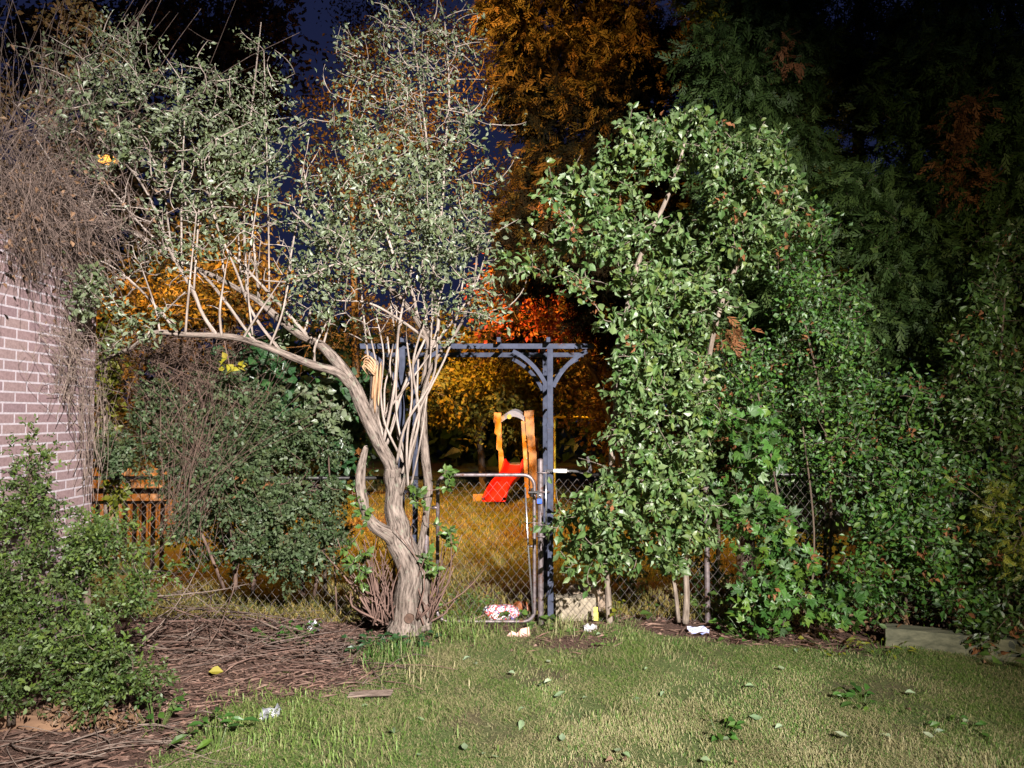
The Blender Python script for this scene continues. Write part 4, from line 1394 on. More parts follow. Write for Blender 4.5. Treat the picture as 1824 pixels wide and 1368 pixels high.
hedge('bright green leafy shrub bulging over the pale timber beam', foot(1620, 1110, 5.65),
      [[(1610, 1115, 5.65, 11), (1620, 1000, 5.6, 10), (1630, 900, 5.6, 8)], [(1680, 1115, 5.6, 9), (1690, 980, 5.55, 8), (1700, 860, 5.5, 6)], [(1560, 1110, 5.75, 9), (1555, 980, 5.7, 7)]],
      np.concatenate([ellc(1620, 950, 120, 90, 5.5, .3, 330, 10, .07), ellc(1700, 1040, 80, 70, 5.4, .25, 117, 10, .07), ellc(1570, 1030, 70, 70, 5.55, .25, 88, 10, .07), ellc(1560, 760, 70, 90, 5.75, .2, 90, 9, .075), ellc(1640, 720, 70, 70, 5.7, .2, 60, 9, .075), ellc(1660, 850, 110, 70, 5.6, .3, 175, 10, .07)]),
      L_CREEP, 12, (.024, .068), tmpl=L_ovate(.55), single=200, name='leafy_shrub', cat='shrub', t0=.15)
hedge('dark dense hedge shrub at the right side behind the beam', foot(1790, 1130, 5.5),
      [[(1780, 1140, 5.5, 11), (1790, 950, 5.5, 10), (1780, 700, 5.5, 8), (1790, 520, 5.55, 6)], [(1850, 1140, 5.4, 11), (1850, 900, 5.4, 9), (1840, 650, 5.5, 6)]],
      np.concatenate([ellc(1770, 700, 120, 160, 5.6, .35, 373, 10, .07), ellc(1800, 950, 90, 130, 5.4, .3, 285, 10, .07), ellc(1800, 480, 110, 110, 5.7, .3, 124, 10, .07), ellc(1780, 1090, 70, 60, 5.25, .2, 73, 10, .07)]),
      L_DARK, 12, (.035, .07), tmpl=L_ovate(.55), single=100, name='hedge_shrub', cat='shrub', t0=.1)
hedge('yellow green feathery bush glowing at the right edge', foot(1815, 1000, 5.15),
      [[(1850, 1150, 5.15, 8), (1835, 1000, 5.15, 6), (1815, 930, 5.15, 4)]],
      np.concatenate([ellc(1815, 960, 36, 65, 5.1, .15, 52, 10, .07), ellc(1760, 900, 40, 30, 5.15, .12, 30, 10, .07)]), L_WARM, 6, (.05, .1), tmpl=L_spray(71), single=0, name='feathery_bush', cat='bush', t0=.1)


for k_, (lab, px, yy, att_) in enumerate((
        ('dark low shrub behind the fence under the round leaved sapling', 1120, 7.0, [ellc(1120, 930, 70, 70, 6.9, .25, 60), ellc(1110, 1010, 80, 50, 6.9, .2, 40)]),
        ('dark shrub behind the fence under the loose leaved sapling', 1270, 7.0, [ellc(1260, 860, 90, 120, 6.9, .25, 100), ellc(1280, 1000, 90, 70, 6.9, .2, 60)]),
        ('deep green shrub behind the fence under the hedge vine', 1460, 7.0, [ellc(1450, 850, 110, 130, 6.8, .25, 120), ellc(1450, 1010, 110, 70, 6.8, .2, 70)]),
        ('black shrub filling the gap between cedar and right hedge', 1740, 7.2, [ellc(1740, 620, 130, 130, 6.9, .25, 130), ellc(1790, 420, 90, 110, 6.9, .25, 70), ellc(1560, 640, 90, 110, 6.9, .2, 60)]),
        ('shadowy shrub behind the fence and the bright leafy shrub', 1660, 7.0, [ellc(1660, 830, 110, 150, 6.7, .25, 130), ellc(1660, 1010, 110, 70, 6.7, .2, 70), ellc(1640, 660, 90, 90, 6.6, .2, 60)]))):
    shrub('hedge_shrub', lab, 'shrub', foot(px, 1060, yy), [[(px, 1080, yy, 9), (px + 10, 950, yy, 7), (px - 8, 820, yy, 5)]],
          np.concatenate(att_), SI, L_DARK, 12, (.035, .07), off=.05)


# cedars
def cedar(label, base, trunk, clumps, mat, per, size, dead=None, orange=False, group='cedars beyond the fence', seed=1):
    t = empty('cedar_tree', base, label, 'tree', group)
    g = Geo()
    p, d = limb(g, trunk, 12, 8, .08, seed)
    obj('trunk', g, M_DARKBARK, t, smooth=True)
    att = np.concatenate([ell(*c) for c in clumps])
    C = grow(p, d, att, up=.02, jit=.1, pen=.2)
    V, f = tubes_batch(C, twig_radii(C, .004, .006, .002, .03), 4)
    obj('branches', Geo().add(V, f), M_DARKBARK, t, kind='stuff')
    for s in range(3):
        LV = leaves_on(C, per, .15, size, .75, .7, .25, .45, .10)
        put_leaves(t, L_spray(seed * 10 + s, 9), mat, LV, 0, part='foliage')
    if dead:
        att = np.concatenate([ell(*c) for c in dead])
        C2 = grow(np.concatenate([p, C.reshape(-1, 3)]), np.concatenate([d, nrm(np.gradient(C, axis=1)).reshape(-1, 3)]), att)
        LV = leaves_on(C2, 7, .2, (size[0] * .8, size[1] * .8), .8, .6, .3, .5, .06)
        put_leaves(t, L_spray(seed * 10 + 7, 8), L_RUST, LV, 0, part='dead_foliage', label='rust brown dead sprays')
    return t


cedar('dark cedar rising behind the hedge with one rust brown patch', foot(1690, 1000, 7.3),
      [(1700, 1100, 7.3, 34), (1690, 700, 7.3, 28), (1695, 300, 7.3, 20), (1690, -40, 7.3, 12), (1690, -300, 7.3, 6)],
      [(1700, 420, 130, 170, 7.0, .6, 90), (1700, 150, 150, 170, 7.1, .6, 90), (1560, 380, 80, 90, 6.8, .4, 40), (1600, 560, 130, 100, 6.6, .3, 50), (1690, -100, 130, 120, 7.2, .5, 40), (1790, 250, 80, 160, 7, .5, 40)],
      L_CEDARD, 9, (.13, .26), dead=[(1715, 290, 60, 100, 6.45, .15, 26), (1730, 190, 30, 30, 6.4, .1, 10)], seed=3)
cedar('dark green cedar standing behind the second sapling', foot(1330, 1000, 7.6),
      [(1330, 1085, 7.6, 34), (1325, 700, 7.6, 28), (1335, 300, 7.6, 20), (1330, -40, 7.6, 12), (1330, -300, 7.6, 6)],
      [(1330, 120, 130, 160, 7.3, .6, 90), (1370, 330, 150, 130, 7.1, .5, 80), (1270, 470, 120, 120, 7.2, .5, 60), (1400, 560, 130, 120, 7.0, .5, 60), (1330, -120, 110, 120, 7.4, .5, 40), (1420, 60, 60, 130, 7.3, .4, 30), (1360, 800, 150, 150, 7.0, .4, 60)],
      L_CEDARD, 9, (.13, .26), dead=[(1410, 90, 25, 30, 6.7, .1, 6), (1300, 590, 20, 30, 6.0, .1, 5), (1340, 800, 45, 70, 6.6, .1, 16)], seed=4)
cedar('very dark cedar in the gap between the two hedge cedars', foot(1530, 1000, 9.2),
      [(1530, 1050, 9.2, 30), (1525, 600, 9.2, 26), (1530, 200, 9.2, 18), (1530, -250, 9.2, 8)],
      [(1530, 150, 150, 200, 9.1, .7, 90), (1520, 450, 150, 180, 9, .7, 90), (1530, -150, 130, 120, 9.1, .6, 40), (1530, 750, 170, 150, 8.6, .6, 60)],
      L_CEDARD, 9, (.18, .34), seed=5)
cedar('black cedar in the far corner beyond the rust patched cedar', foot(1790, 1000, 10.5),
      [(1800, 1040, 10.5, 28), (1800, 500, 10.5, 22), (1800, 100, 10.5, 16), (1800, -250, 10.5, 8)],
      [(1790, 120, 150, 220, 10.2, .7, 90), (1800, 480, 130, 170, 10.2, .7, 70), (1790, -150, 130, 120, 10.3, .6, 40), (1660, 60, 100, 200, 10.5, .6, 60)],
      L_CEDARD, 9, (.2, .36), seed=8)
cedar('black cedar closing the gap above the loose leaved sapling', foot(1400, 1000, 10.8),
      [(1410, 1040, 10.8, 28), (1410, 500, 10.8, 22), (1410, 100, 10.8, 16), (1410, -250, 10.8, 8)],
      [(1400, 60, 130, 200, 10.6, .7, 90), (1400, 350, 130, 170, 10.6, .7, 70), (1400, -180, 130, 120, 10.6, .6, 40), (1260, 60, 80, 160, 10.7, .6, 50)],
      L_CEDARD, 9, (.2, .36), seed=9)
cedar('tall orange lit cedar right of the strip of blue sky above the arbor', foot(1120, 900, 11.0),
      [(1120, 960, 11, 26), (1110, 600, 11, 22), (1070, 250, 11, 18), (1040, -50, 11, 12), (1040, -300, 11, 6)],
      [(1020, 120, 140, 140, 10.6, .9, 100), (1000, 330, 100, 120, 10.5, .8, 80), (1130, 60, 110, 140, 10.6, .8, 70), (1080, 420, 120, 120, 10.5, .7, 70), (990, -60, 120, 90, 10.7, .8, 50), (1190, 250, 100, 150, 10.6, .7, 60), (1110, 560, 110, 70, 10.6, .6, 40), (950, 480, 60, 60, 10.3, .4, 26), (915, 380, 26, 110, 10.3, .3, 26), (930, 150, 50, 130, 10.4, .5, 50), (1080, 180, 110, 130, 10.0, .4, 60), (1150, 380, 100, 110, 10.0, .4, 50), (1000, 430, 70, 70, 10.0, .3, 30), (905, 30, 60, 70, 10.5, .5, 36)],
      L_CEDAR, 9, (.17, .34), dead=[(1010, 380, 50, 60, 9.6, .2, 8)], seed=6)
cedar('olive cedar half hidden behind the round leaved saplings', foot(1150, 900, 13.5),
      [(1150, 935, 13.5, 22), (1145, 600, 13.5, 20), (1100, 450, 13.5, 12)],
      [(1160, 480, 120, 110, 13, .8, 50), (930, 590, 60, 50, 13, .5, 26), (1200, 650, 110, 90, 13, .7, 50)],
      L_CEDAR, 9, (.2, .38), seed=7)


# broadleaf trees of the park
def tree(label, base, trunk, clumps, mat, per, size, name='park_tree', tmpl=SI, wmat=M_DARKBARK, off=.16, seed=1, extra=(), group='trees in the park'):
    t = empty(name, base, label, 'tree', group)
    nodes, dirs = [], []
    for i, rows in enumerate([trunk] + list(extra)):
        g = Geo()
        p, d = limb(g, rows, 10, 7, .07, seed + i)
        obj('trunk' if i == 0 else 'limb', g, wmat, t, smooth=True)
        nodes.append(p)
        dirs.append(d)
    att = np.concatenate([ellc(*c, k=5, sig=.28) for c in clumps])
    C = grow(np.concatenate(nodes), np.concatenate(dirs), att, up=.03, jit=.1, pen=.3)
    V, f = tubes_batch(C, twig_radii(C, .005, .007, .002, .035), 4)
    obj('branches', Geo().add(V, f), wmat, t, kind='stuff')
    put_leaves(t, tmpl, mat, leaves_on(C, per, .15, size, .8, .5, .4, .2, off), 0, part='crown')
    return t


tree('golden leaved tree arching low behind the play tower', foot(820, 880, 17.2),
     [(862, 880, 17.2, 14), (856, 800, 17.2, 12), (850, 740, 17.2, 10), (845, 690, 17.1, 8), (850, 620, 17.1, 5)],
     [(830, 680, 70, 55, 16.6, 1.2, 90), (900, 660, 80, 60, 16.6, 1.2, 110), (960, 680, 60, 60, 16.6, 1.0, 70), (790, 650, 40, 70, 16.4, .8, 50), (940, 640, 90, 40, 16.6, 1, 60), (790, 730, 20, 25, 16.2, .4, 14), (925, 790, 18, 30, 17.0, .3, 14), (1040, 690, 60, 60, 16.6, 1, 60)],
     L_GOLD, 34, (.09, .17), off=.14, seed=11,
     extra=[[(852, 760, 17.2, 8), (835, 735, 17.2, 6), (815, 715, 17.1, 5)], [(855, 780, 17.2, 8), (870, 740, 17.2, 6), (900, 700, 17.1, 5)]])
tree('scarlet leaved small tree above the arbor beam', foot(1105, 900, 12.3),
     [(1105, 940, 12.3, 14), (1098, 800, 12.3, 12), (1065, 680, 12.2, 10), (1010, 590, 12.2, 7)],
     [(940, 545, 60, 40, 11.9, .4, 30), (1010, 555, 60, 45, 11.9, .5, 40), (1060, 560, 36, 40, 11.9, .3, 20), (985, 520, 60, 25, 12, .3, 18), (900, 560, 30, 30, 11.9, .3, 14)],
     L_RED, 16, (.07, .13), off=.1, seed=12)
tree('olive and russet tree filling the space round the scarlet one', foot(1000, 900, 14.5),
     [(1160, 920, 14.5, 16), (1150, 800, 14.5, 14), (1090, 640, 14.5, 12), (1000, 560, 14.5, 8), (990, 470, 14.5, 5)],
     [(960, 590, 110, 40, 14.1, .7, 60), (1040, 600, 90, 60, 14.1, .7, 60), (1000, 500, 110, 50, 14.3, .8, 60), (1090, 720, 70, 90, 14, .7, 60), (1180, 800, 90, 80, 14, .7, 40), (880, 570, 40, 40, 14.2, .4, 20)],
     L_RUSSET, 30, (.08, .15), off=.16, seed=13)
tree('rust leaved tree whose top stands left of the strip of sky', foot(430, 900, 17),
     [(400, 880, 17, 22), (410, 600, 17, 20), (420, 300, 17, 16), (420, 60, 17, 9), (420, -100, 17, 5)],
     [(440, 90, 80, 150, 16.5, 1.2, 110), (330, 60, 120, 150, 16.5, 1.2, 110), (180, 60, 150, 150, 16.5, 1.2, 100), (380, 260, 110, 130, 16.4, 1.2, 80), (200, 280, 150, 130, 16.4, 1.2, 70), (300, 480, 150, 120, 16, 1, 80), (60, 150, 100, 160, 16.5, 1, 60), (440, 520, 80, 60, 16, .7, 40)],
     L_RUSSET, 36, (.11, .2), off=.22, seed=14)
tree('bronze leaved slender tree showing through the middle of the crown', foot(620, 900, 14),
     [(640, 935, 14, 16), (635, 700, 14, 14), (630, 450, 14, 11), (625, 200, 14, 7), (630, 60, 14, 4)],
     [(640, 110, 45, 110, 13.8, .5, 46), (630, 330, 70, 70, 13.8, .6, 50), (690, 400, 70, 60, 13.8, .6, 40), (560, 310, 36, 40, 13.8, .4, 18), (730, 270, 60, 100, 13.8, .5, 34), (620, 560, 110, 60, 13.6, .5, 40), (720, 600, 80, 60, 13.6, .5, 40), (760, 60, 90, 90, 13.9, .6, 40), (850, 100, 50, 110, 13.9, .5, 40), (800, 230, 60, 90, 13.8, .5, 36), (690, 220, 60, 110, 13.8, .5, 40), (610, 200, 30, 90, 13.8, .4, 20), (860, 380, 30, 60, 13.9, .4, 20), (700, 20, 90, 60, 13.9, .5, 30)],
     L_BRONZE, 34, (.045, .095), off=.16, seed=15)
tree('olive tree glowing amber beside the brick corner', foot(240, 900, 11.5),
     [(230, 950, 11.5, 20), (235, 800, 11.5, 16), (240, 650, 11.4, 12), (240, 520, 11.4, 8)],
     [(230, 560, 90, 80, 11.2, .7, 90), (330, 520, 90, 70, 11.2, .7, 70), (420, 480, 70, 60, 11.2, .6, 40), (200, 720, 60, 90, 11.2, .6, 60), (230, 830, 60, 50, 11, .5, 40)],
     L_AMBER, 30, (.06, .11), off=.13, seed=16)


def woods():
    """far dark wood beyond the park: one mass"""
    n = 26000
    x = R.uniform(-34, 40, n)
    y = R.uniform(24, 34, n)
    top = 4.6 + 1.2 * noise2(x, y, .5, 20) + np.where(x > 1.5, 5.5, 0) + np.where(x < -12, 6, 0)
    z = R.uniform(0, 1, n) ** .8 * top
    O = np.stack([x, y, z], 1) + R.normal(0, .3, (n, 3))
    g = Geo()
    scatter(g, SI, O, R.normal(size=(n, 3)), nrm(R.normal(size=(n, 3)) + (0, -.5, .5)), R.uniform(.35, .8, n), R.uniform(0, 1, n))
    obj('distant_woods', g, L_DARK, kind='stuff', label='dark wood closing off the far side of the park', cat='woods')


woods()

# undergrowth left of the gate
shrub('small_leaved_bush', 'airy drooping bush of tiny leaves behind the brush pile', 'bush', foot(430, 1040, 6.0),
      [[(420, 1050, 6.0, 8), (415, 960, 5.95, 7), (400, 880, 5.9, 5), (380, 780, 5.85, 4), (350, 680, 5.8, 3)], [(450, 1050, 6.0, 7), (470, 950, 5.95, 6), (510, 860, 5.9, 4)], [(400, 1050, 5.95, 6), (350, 930, 5.9, 5), (300, 840, 5.85, 4), (250, 760, 5.8, 3)]],
      keep_gap(np.concatenate([ellc(400, 830, 150, 90, 5.8, .3, 192, 9, .075), ellc(470, 920, 120, 80, 5.75, .25, 162, 9, .075), ellc(530, 990, 60, 50, 5.75, .2, 57, 9, .075), ellc(340, 880, 80, 70, 5.75, .25, 76, 9, .075), ellc(470, 780, 110, 60, 5.85, .25, 96, 9, .075), ellc(330, 720, 120, 80, 5.8, .25, 105, 9, .075), ellc(590, 870, 50, 110, 5.95, .15, 76, 9, .075), ellc(250, 800, 60, 80, 5.75, .2, 48, 9, .075), ellc(440, 680, 100, 50, 5.9, .2, 57, 9, .075)])),
      [L_sprig(31, 9, .34, .19), L_sprig(32, 8, .4, .22), L_sprig(33, 10, .3, .18)], L_FINE, 8, (.055, .12), M_REDTWIG, t0=.05, off=.03, droop=.35, dead=.03)
shrub('shade_shrub', 'dark shrub behind the fence and the small leaved bush', 'shrub', foot(450, 1040, 6.9),
      [[(450, 1060, 6.9, 8), (455, 940, 6.85, 6), (450, 820, 6.8, 4)], [(580, 1060, 6.9, 7), (575, 920, 6.85, 5), (570, 800, 6.8, 3)]],
      keep_gap(np.concatenate([ellc(420, 940, 110, 70, 6.75, .2, 110), ellc(540, 930, 70, 80, 6.75, .2, 80), ellc(470, 830, 150, 80, 6.75, .2, 120), ellc(590, 800, 50, 90, 6.75, .2, 60), ellc(330, 960, 60, 50, 6.8, .15, 36)])),
      SI, L_DARK, 12, (.035, .07), off=.05)
shrub('large_leaved_vine', 'dark broad leaved vine under the long limb', 'vine', foot(520, 1010, 6.3),
      [[(540, 1060, 6.3, 8), (530, 900, 6.25, 7), (500, 760, 6.2, 6), (470, 660, 6.15, 5)], [(560, 1060, 6.3, 7), (590, 850, 6.2, 6), (600, 700, 6.2, 4)]],
      np.concatenate([ell(470, 700, 70, 70, 6.1, .2, 40), ell(540, 740, 90, 90, 6.15, .25, 60), ell(600, 780, 50, 110, 6.2, .2, 36), ell(450, 630, 60, 40, 6.1, .15, 18), ell(640, 700, 30, 80, 6.2, .15, 20)]),
      [L_ovate(.8, .12, .1), L_ovate(.7, .3, .3)], L_VINE, 8, (.06, .12), M_REDTWIG, single=150, off=.03, droop=.5)
shrub('pale_leaf_spray', 'spray of pale oval leaves under the fork of the tree', 'plant', foot(570, 1060, 6.0),
      [[(600, 1090, 6.0, 3), (590, 900, 5.95, 3), (580, 760, 5.9, 2.5), (560, 680, 5.85, 2)]],
      np.concatenate([ell(565, 700, 45, 45, 5.82, .1, 20), ell(600, 740, 30, 40, 5.85, .1, 12)]), OVR, L_HERO, 9, (.05, .075), M_REDTWIG, single=120, off=.02)
shrub('yellow_leaf_cluster', 'cluster of yellow leaves hanging under the lower limb', 'plant', P(404, 600, 5.32),
      [[(398, 598, 5.30, 2.5), (402, 620, 5.3, 2.2), (408, 650, 5.32, 2), (404, 672, 5.32, 1.5)]],
      np.concatenate([ell(402, 635, 14, 28, 5.3, .05, 7), ell(422, 648, 14, 10, 5.3, .05, 2)]), [L_ovate(.6, .3, .3), L_ovate(.75)], L_YELLOW, 4, (.045, .085), M_REDTWIG, single=40, off=.01, droop=.7)
shrub('russet_creeper', 'russet and yellow creeper climbing beside the brick corner', 'creeper', foot(190, 960, 6.1),
      [[(190, 980, 6.1, 7), (186, 800, 6.1, 6), (190, 600, 6.1, 5)], [(210, 980, 6.15, 6), (205, 760, 6.1, 5)]],
      np.concatenate([ell(192, 700, 20, 180, 6.15, .15, 60), ell(205, 860, 22, 60, 6.15, .15, 24)]), SI, L_WARM, 9, (.05, .1), M_GREYTWIG, off=.03)


def tangle(label, name, spec, mat, seed, r=(.0018, .004), base=None, leaf=0):
    """dry stems leaning and crossing"""
    rr = np.random.default_rng(seed)
    t = empty(name, base, label, 'dry vine')
    g = Geo()
    for (n, x0, y0, x1, y1, sx, sy, ex, ey, Y, dY, arch) in spec:
        C = []
        for i in range(n):
            yy = Y + rr.normal(0, dY)
            a = P(x0 + rr.normal(0, sx), y0 + rr.normal(0, sy), yy)
            b = P(x1 + rr.normal(0, ex), y1 + rr.normal(0, ey), yy + rr.normal(0, dY))
            m = (a + b) / 2 + rr.normal(0, .12, 3) + np.array((0, 0, arch))
            tt = np.linspace(0, 1, 7)[:, None]
            C.append((1 - tt) ** 2 * a + 2 * tt * (1 - tt) * m + tt * tt * b + np.cumsum(rr.normal(0, .019, (7, 3)), axis=0))
        C = np.array(C)
        gap = np.array([len(keep_gap(c_)) < 6 for c_ in C])
        C = clear_wall(C[~gap].reshape(-1, 3), .03).reshape(-1, 7, 3)
        C[..., 2] = np.maximum(C[..., 2], .01)
        q = rr.uniform(*r, len(C))[:, None] * np.linspace(1, .5, 7)[None]
        V, f = tubes_batch(C, q, 4)
        g.add(V, f)
        # short side twigs
        S_ = []
        for c_ in C[::1]:
            i = rr.integers(2, 6)
            d_ = nrm(c_[i] - c_[i - 1]) + rr.normal(0, .7, 3)
            l_ = rr.uniform(.05, .2)
            S_.append(c_[i] + d_ * l_ * np.linspace(0, 1, 4)[:, None] + np.cumsum(rr.normal(0, .01, (4, 3)), axis=0) * np.array([[0], [1], [1], [1]]))
        S_ = np.array(S_)
        S_[..., 2] = np.maximum(S_[..., 2], .01)
        V, f = tubes_batch(S_, np.tile(np.linspace(.0016, .0008, 4), (len(S_), 1)), 3)
        g.add(V, f)
        if leaf:
            put_leaves(t, [OVD, SI], L_BROWN, leaves_on(C[:: 2], leaf, .2, (.02, .05), .9, .4, .4, .5, .03), 0, part='dead_leaves')
    obj('stems', g, mat, t, kind='stuff')
    return t


tangle('mat of dry brown vine stems drooping over the bush under the low limb', 'dry_vine_tangle',
       [(140, 310, 612, 320, 690, 80, 12, 80, 50, 5.7, .12, .05), (90, 300, 940, 420, 690, 40, 40, 60, 50, 5.65, .12, .14), (50, 300, 700, 340, 860, 60, 50, 70, 60, 5.65, .12, 0.), (30, 200, 760, 240, 880, 20, 60, 30, 50, 5.9, .12, .0), (60, 330, 640, 420, 640, 50, 20, 40, 30, 5.95, .1, -.1)],
       M_REDTWIG, 41, r=(.0012, .0026), base=foot(300, 1000, 5.9))
tangle('leafless pale twigs massed above the brick wall', 'bare_twig_thicket',
       [(90, 60, 470, 40, 200, 90, 40, 110, 120, 5.2, .3, .1), (90, 180, 420, 60, 330, 50, 50, 110, 110, 5.2, .25, .2), (70, 20, 420, 120, 60, 60, 60, 160, 80, 5.6, .3, .1), (90, 190, 420, 10, 380, 30, 40, 50, 70, 5.1, .2, .15), (60, 20, 300, 170, 260, 30, 80, 60, 80, 5.2, .3, .2), (110, 40, 330, 90, 470, 60, 40, 60, 40, 4.75, .2, .25), (110, -20, 330, 40, 455, 50, 40, 40, 30, 4.5, .12, .2)],
       M_THICK, 42, r=(.0011, .0034), base=foot(60, 900, 5.3), leaf=3)
shrub('dark_thicket_shrub', 'dusky brown leaved thicket behind the pale twigs at the top left', 'shrub', foot(-60, 900, 6.4),
      [[(40, 900, 6.4, 10), (60, 500, 6.4, 9), (70, 250, 6.4, 7), (80, 60, 6.4, 5)], [(150, 900, 6.4, 8), (140, 500, 6.4, 7), (150, 250, 6.4, 6)]],
      np.concatenate([ellc(60, 250, 130, 160, 6.2, .3, 150), ellc(130, 60, 150, 80, 6.2, .3, 90), ellc(100, 430, 90, 70, 6.2, .2, 40)]), SI, L_RUSSET, 8, (.04, .075), M_GREYTWIG, off=.04)
tangle('thin ivy stems clinging to the brick corner', 'wall_vine_stems',
       [(40, 160, 860, 150, 640, 14, 40, 22, 60, 5.3, .12, .05), (40, 120, 700, 80, 590, 40, 40, 40, 40, 5.0, .1, .05), (26, 150, 640, 60, 560, 20, 20, 40, 40, 5.1, .1, .06)],
       M_GREYTWIG, 43, (.0014, .0028), base=(-3.12, 5.3, 0))


# clipped bushes in the near left corner
def yew(label, base, stems, att, seed, per=8, size=(.055, .125), mat=L_YEW):
    return shrub('yew_bush', label, 'bush', base, stems, att, [L_sprig(seed, 9, .28, .15), L_sprig(seed + 20, 8, .34, .13), L_sprig(seed + 40, 11, .24, .12)], mat, per, size, M_DARKBARK, t0=.1, off=.035, spread=.7, axis=.9, group='evergreen bushes by the brick wall')


yew('upright pointed evergreen bush against the brick wall', foot(40, 1150, 4.35),
    [[(50, 1200, 4.3, 22), (50, 1050, 4.3, 16), (52, 900, 4.3, 10), (55, 800, 4.3, 5)]],
    np.concatenate([ellc(55, 830, 35, 60, 4.3, .15, 19, 7, .055), ellc(45, 920, 70, 70, 4.25, .22, 42, 7, .055), ellc(20, 1020, 90, 90, 4.2, .25, 57, 7, .055)]), 51)
yew('broad evergreen bush spreading out from the wall in the middle', foot(160, 1150, 4.4),
    [[(150, 1180, 4.4, 20), (155, 1080, 4.4, 14), (150, 980, 4.4, 8)], [(140, 1180, 4.4, 14), (100, 1100, 4.35, 12), (60, 1000, 4.3, 6)], [(170, 1180, 4.4, 12), (210, 1080, 4.4, 8)]],
    np.concatenate([ellc(160, 1000, 100, 90, 4.3, .28, 72, 7, .055), ellc(210, 1030, 60, 60, 4.25, .22, 30, 7, .055), ellc(100, 1080, 90, 60, 4.2, .22, 34, 7, .055)]), 52)
yew('rounded bright green evergreen bush lowest in front', foot(200, 1240, 4.05),
    [[(195, 1270, 4.05, 14), (195, 1200, 4.05, 10), (200, 1130, 4.05, 6)]],
    np.concatenate([ellc(200, 1170, 80, 80, 3.98, .25, 72, 7, .055), ellc(130, 1200, 60, 60, 3.95, .2, 30, 7, .055)]), 53)
yew('low evergreen bush cut off by the left edge', foot(20, 1250, 3.95),
    [[(20, 1290, 3.95, 14), (20, 1200, 3.95, 9)]],
    np.concatenate([ellc(20, 1190, 65, 75, 3.9, .22, 49, 7, .055)]), 54)

# ------------------------------------------------------------------ GROUND LITTER
def brush():
    t = empty('brush_pile', foot(420, 1090, 5.4), 'heap of cut grey brown branches between bush and tree', 'brush pile')
    c = P(410, 1080, 5.35)
    S1 = sticks(None, 26, (c[0] - .1, 5.45, .10), (.45, .28, .08), (-.25, .5), (.35, 1.15), (.0025, .0075), .16, .14, 61)
    S2 = sticks(None, 40, (c[0] + .5, 5.3, .06), (.5, .35, .05), (-.1, .8), (.2, .8), (.002, .006), .18, .12, 62)
    S3 = sticks(None, 20, (c[0] - .35, 5.45, .28), (.2, .2, .2), (1.0, .5), (.4, .9), (.003, .006), .15, .5, 63)
    rr = np.random.default_rng(67)
    for p, q in S1 + S2 + S3:
        g = Geo().tube(p, q, 6)
        for k in range(rr.integers(0, 4)):      # side twigs, snapped short
            i = rr.integers(1, 5)
            d = nrm(p[i] - p[i - 1]) + rr.normal(0, .55, 3) + np.array((0, 0, .2))
            l = rr.uniform(.05, .22)
            e = p[i] + d * l * np.array([[0], [.5], [1]]) + rr.normal(0, .012, (3, 3)) * np.array([[0], [1], [1]])
            e[:, 2] = np.maximum(e[:, 2], .008)
            g.tube(e, [q[i] * .6, q[i] * .45, q[i] * .3], 4)
        obj('stick', g, random.choice((M_THICK, M_THICK, M_SUCKER, M_REDTWIG, M_GREYTWIG)), t, smooth=True)
    # reddish clippings over the bed
    c = P(470, 1200, 4.75)
    t = empty('clippings', (c[0], 4.75, 0), 'reddish brown twig clippings strewn over the bare bed', 'clippings')
    for p, q in sticks(None, 95, (c[0], 4.85, .015), (1.0, .5, .015), (.1, .6), (.15, .65), (.0018, .0045), .08, .03, 64):
        obj('stick', Geo().tube(p, q, 5), random.choice((M_SUCKER, M_THICK, M_REDTWIG)), t, smooth=True)
    c = P(200, 1320, 3.8)
    t = empty('clippings', (c[0], 3.8, 0), 'pale dry twigs lying in the near left corner', 'clippings')
    for p, q in sticks(None, 34, (c[0], 3.85, .015), (.75, .22, .015), (.05, .7), (.2, .8), (.002, .0055), .14, .04, 65):
        obj('stick', Geo().tube(p, q, 5), M_GREYTWIG, t, smooth=True)
    # chips and crumbs: uncountable
    n = 26000
    y = R.uniform(3.3, 6.3, n)
    x = R.uniform(-3.1, 4.5, n)
    k = (R.uniform(0, 1, n) < soil_mask(x, y)) & (R.uniform(0, 1, n) < np.where(x > -.3, .45, 1))
    x, y = x[k], y[k]
    n = len(x)
    O = np.stack([x, y, lump(x, y) + R.uniform(.002, .018, n)], 1)
    a = R.normal(.1, .9, n)
    D = np.stack([np.cos(a), np.sin(a), R.normal(0, .18, n)], 1)
    Nn = nrm(np.stack([R.normal(0, .4, n), R.normal(0, .4, n), np.ones(n)], 1))
    g = Geo()
    h = n // 2
    scatter(g, L_simple(.10, .3), O[:h], D[:h], Nn[:h], R.uniform(.05, .16, h), R.uniform(0, 1, h))
    scatter(g, L_simple(.5, .4), O[h:], D[h:], Nn[h:], R.uniform(.015, .045, n - h), R.uniform(0, 1, n - h))
    obj('wood_chips', g, M_MULCH, kind='stuff', label='brown wood chips and leaf crumbs over the bare beds', cat='mulch')


brush()


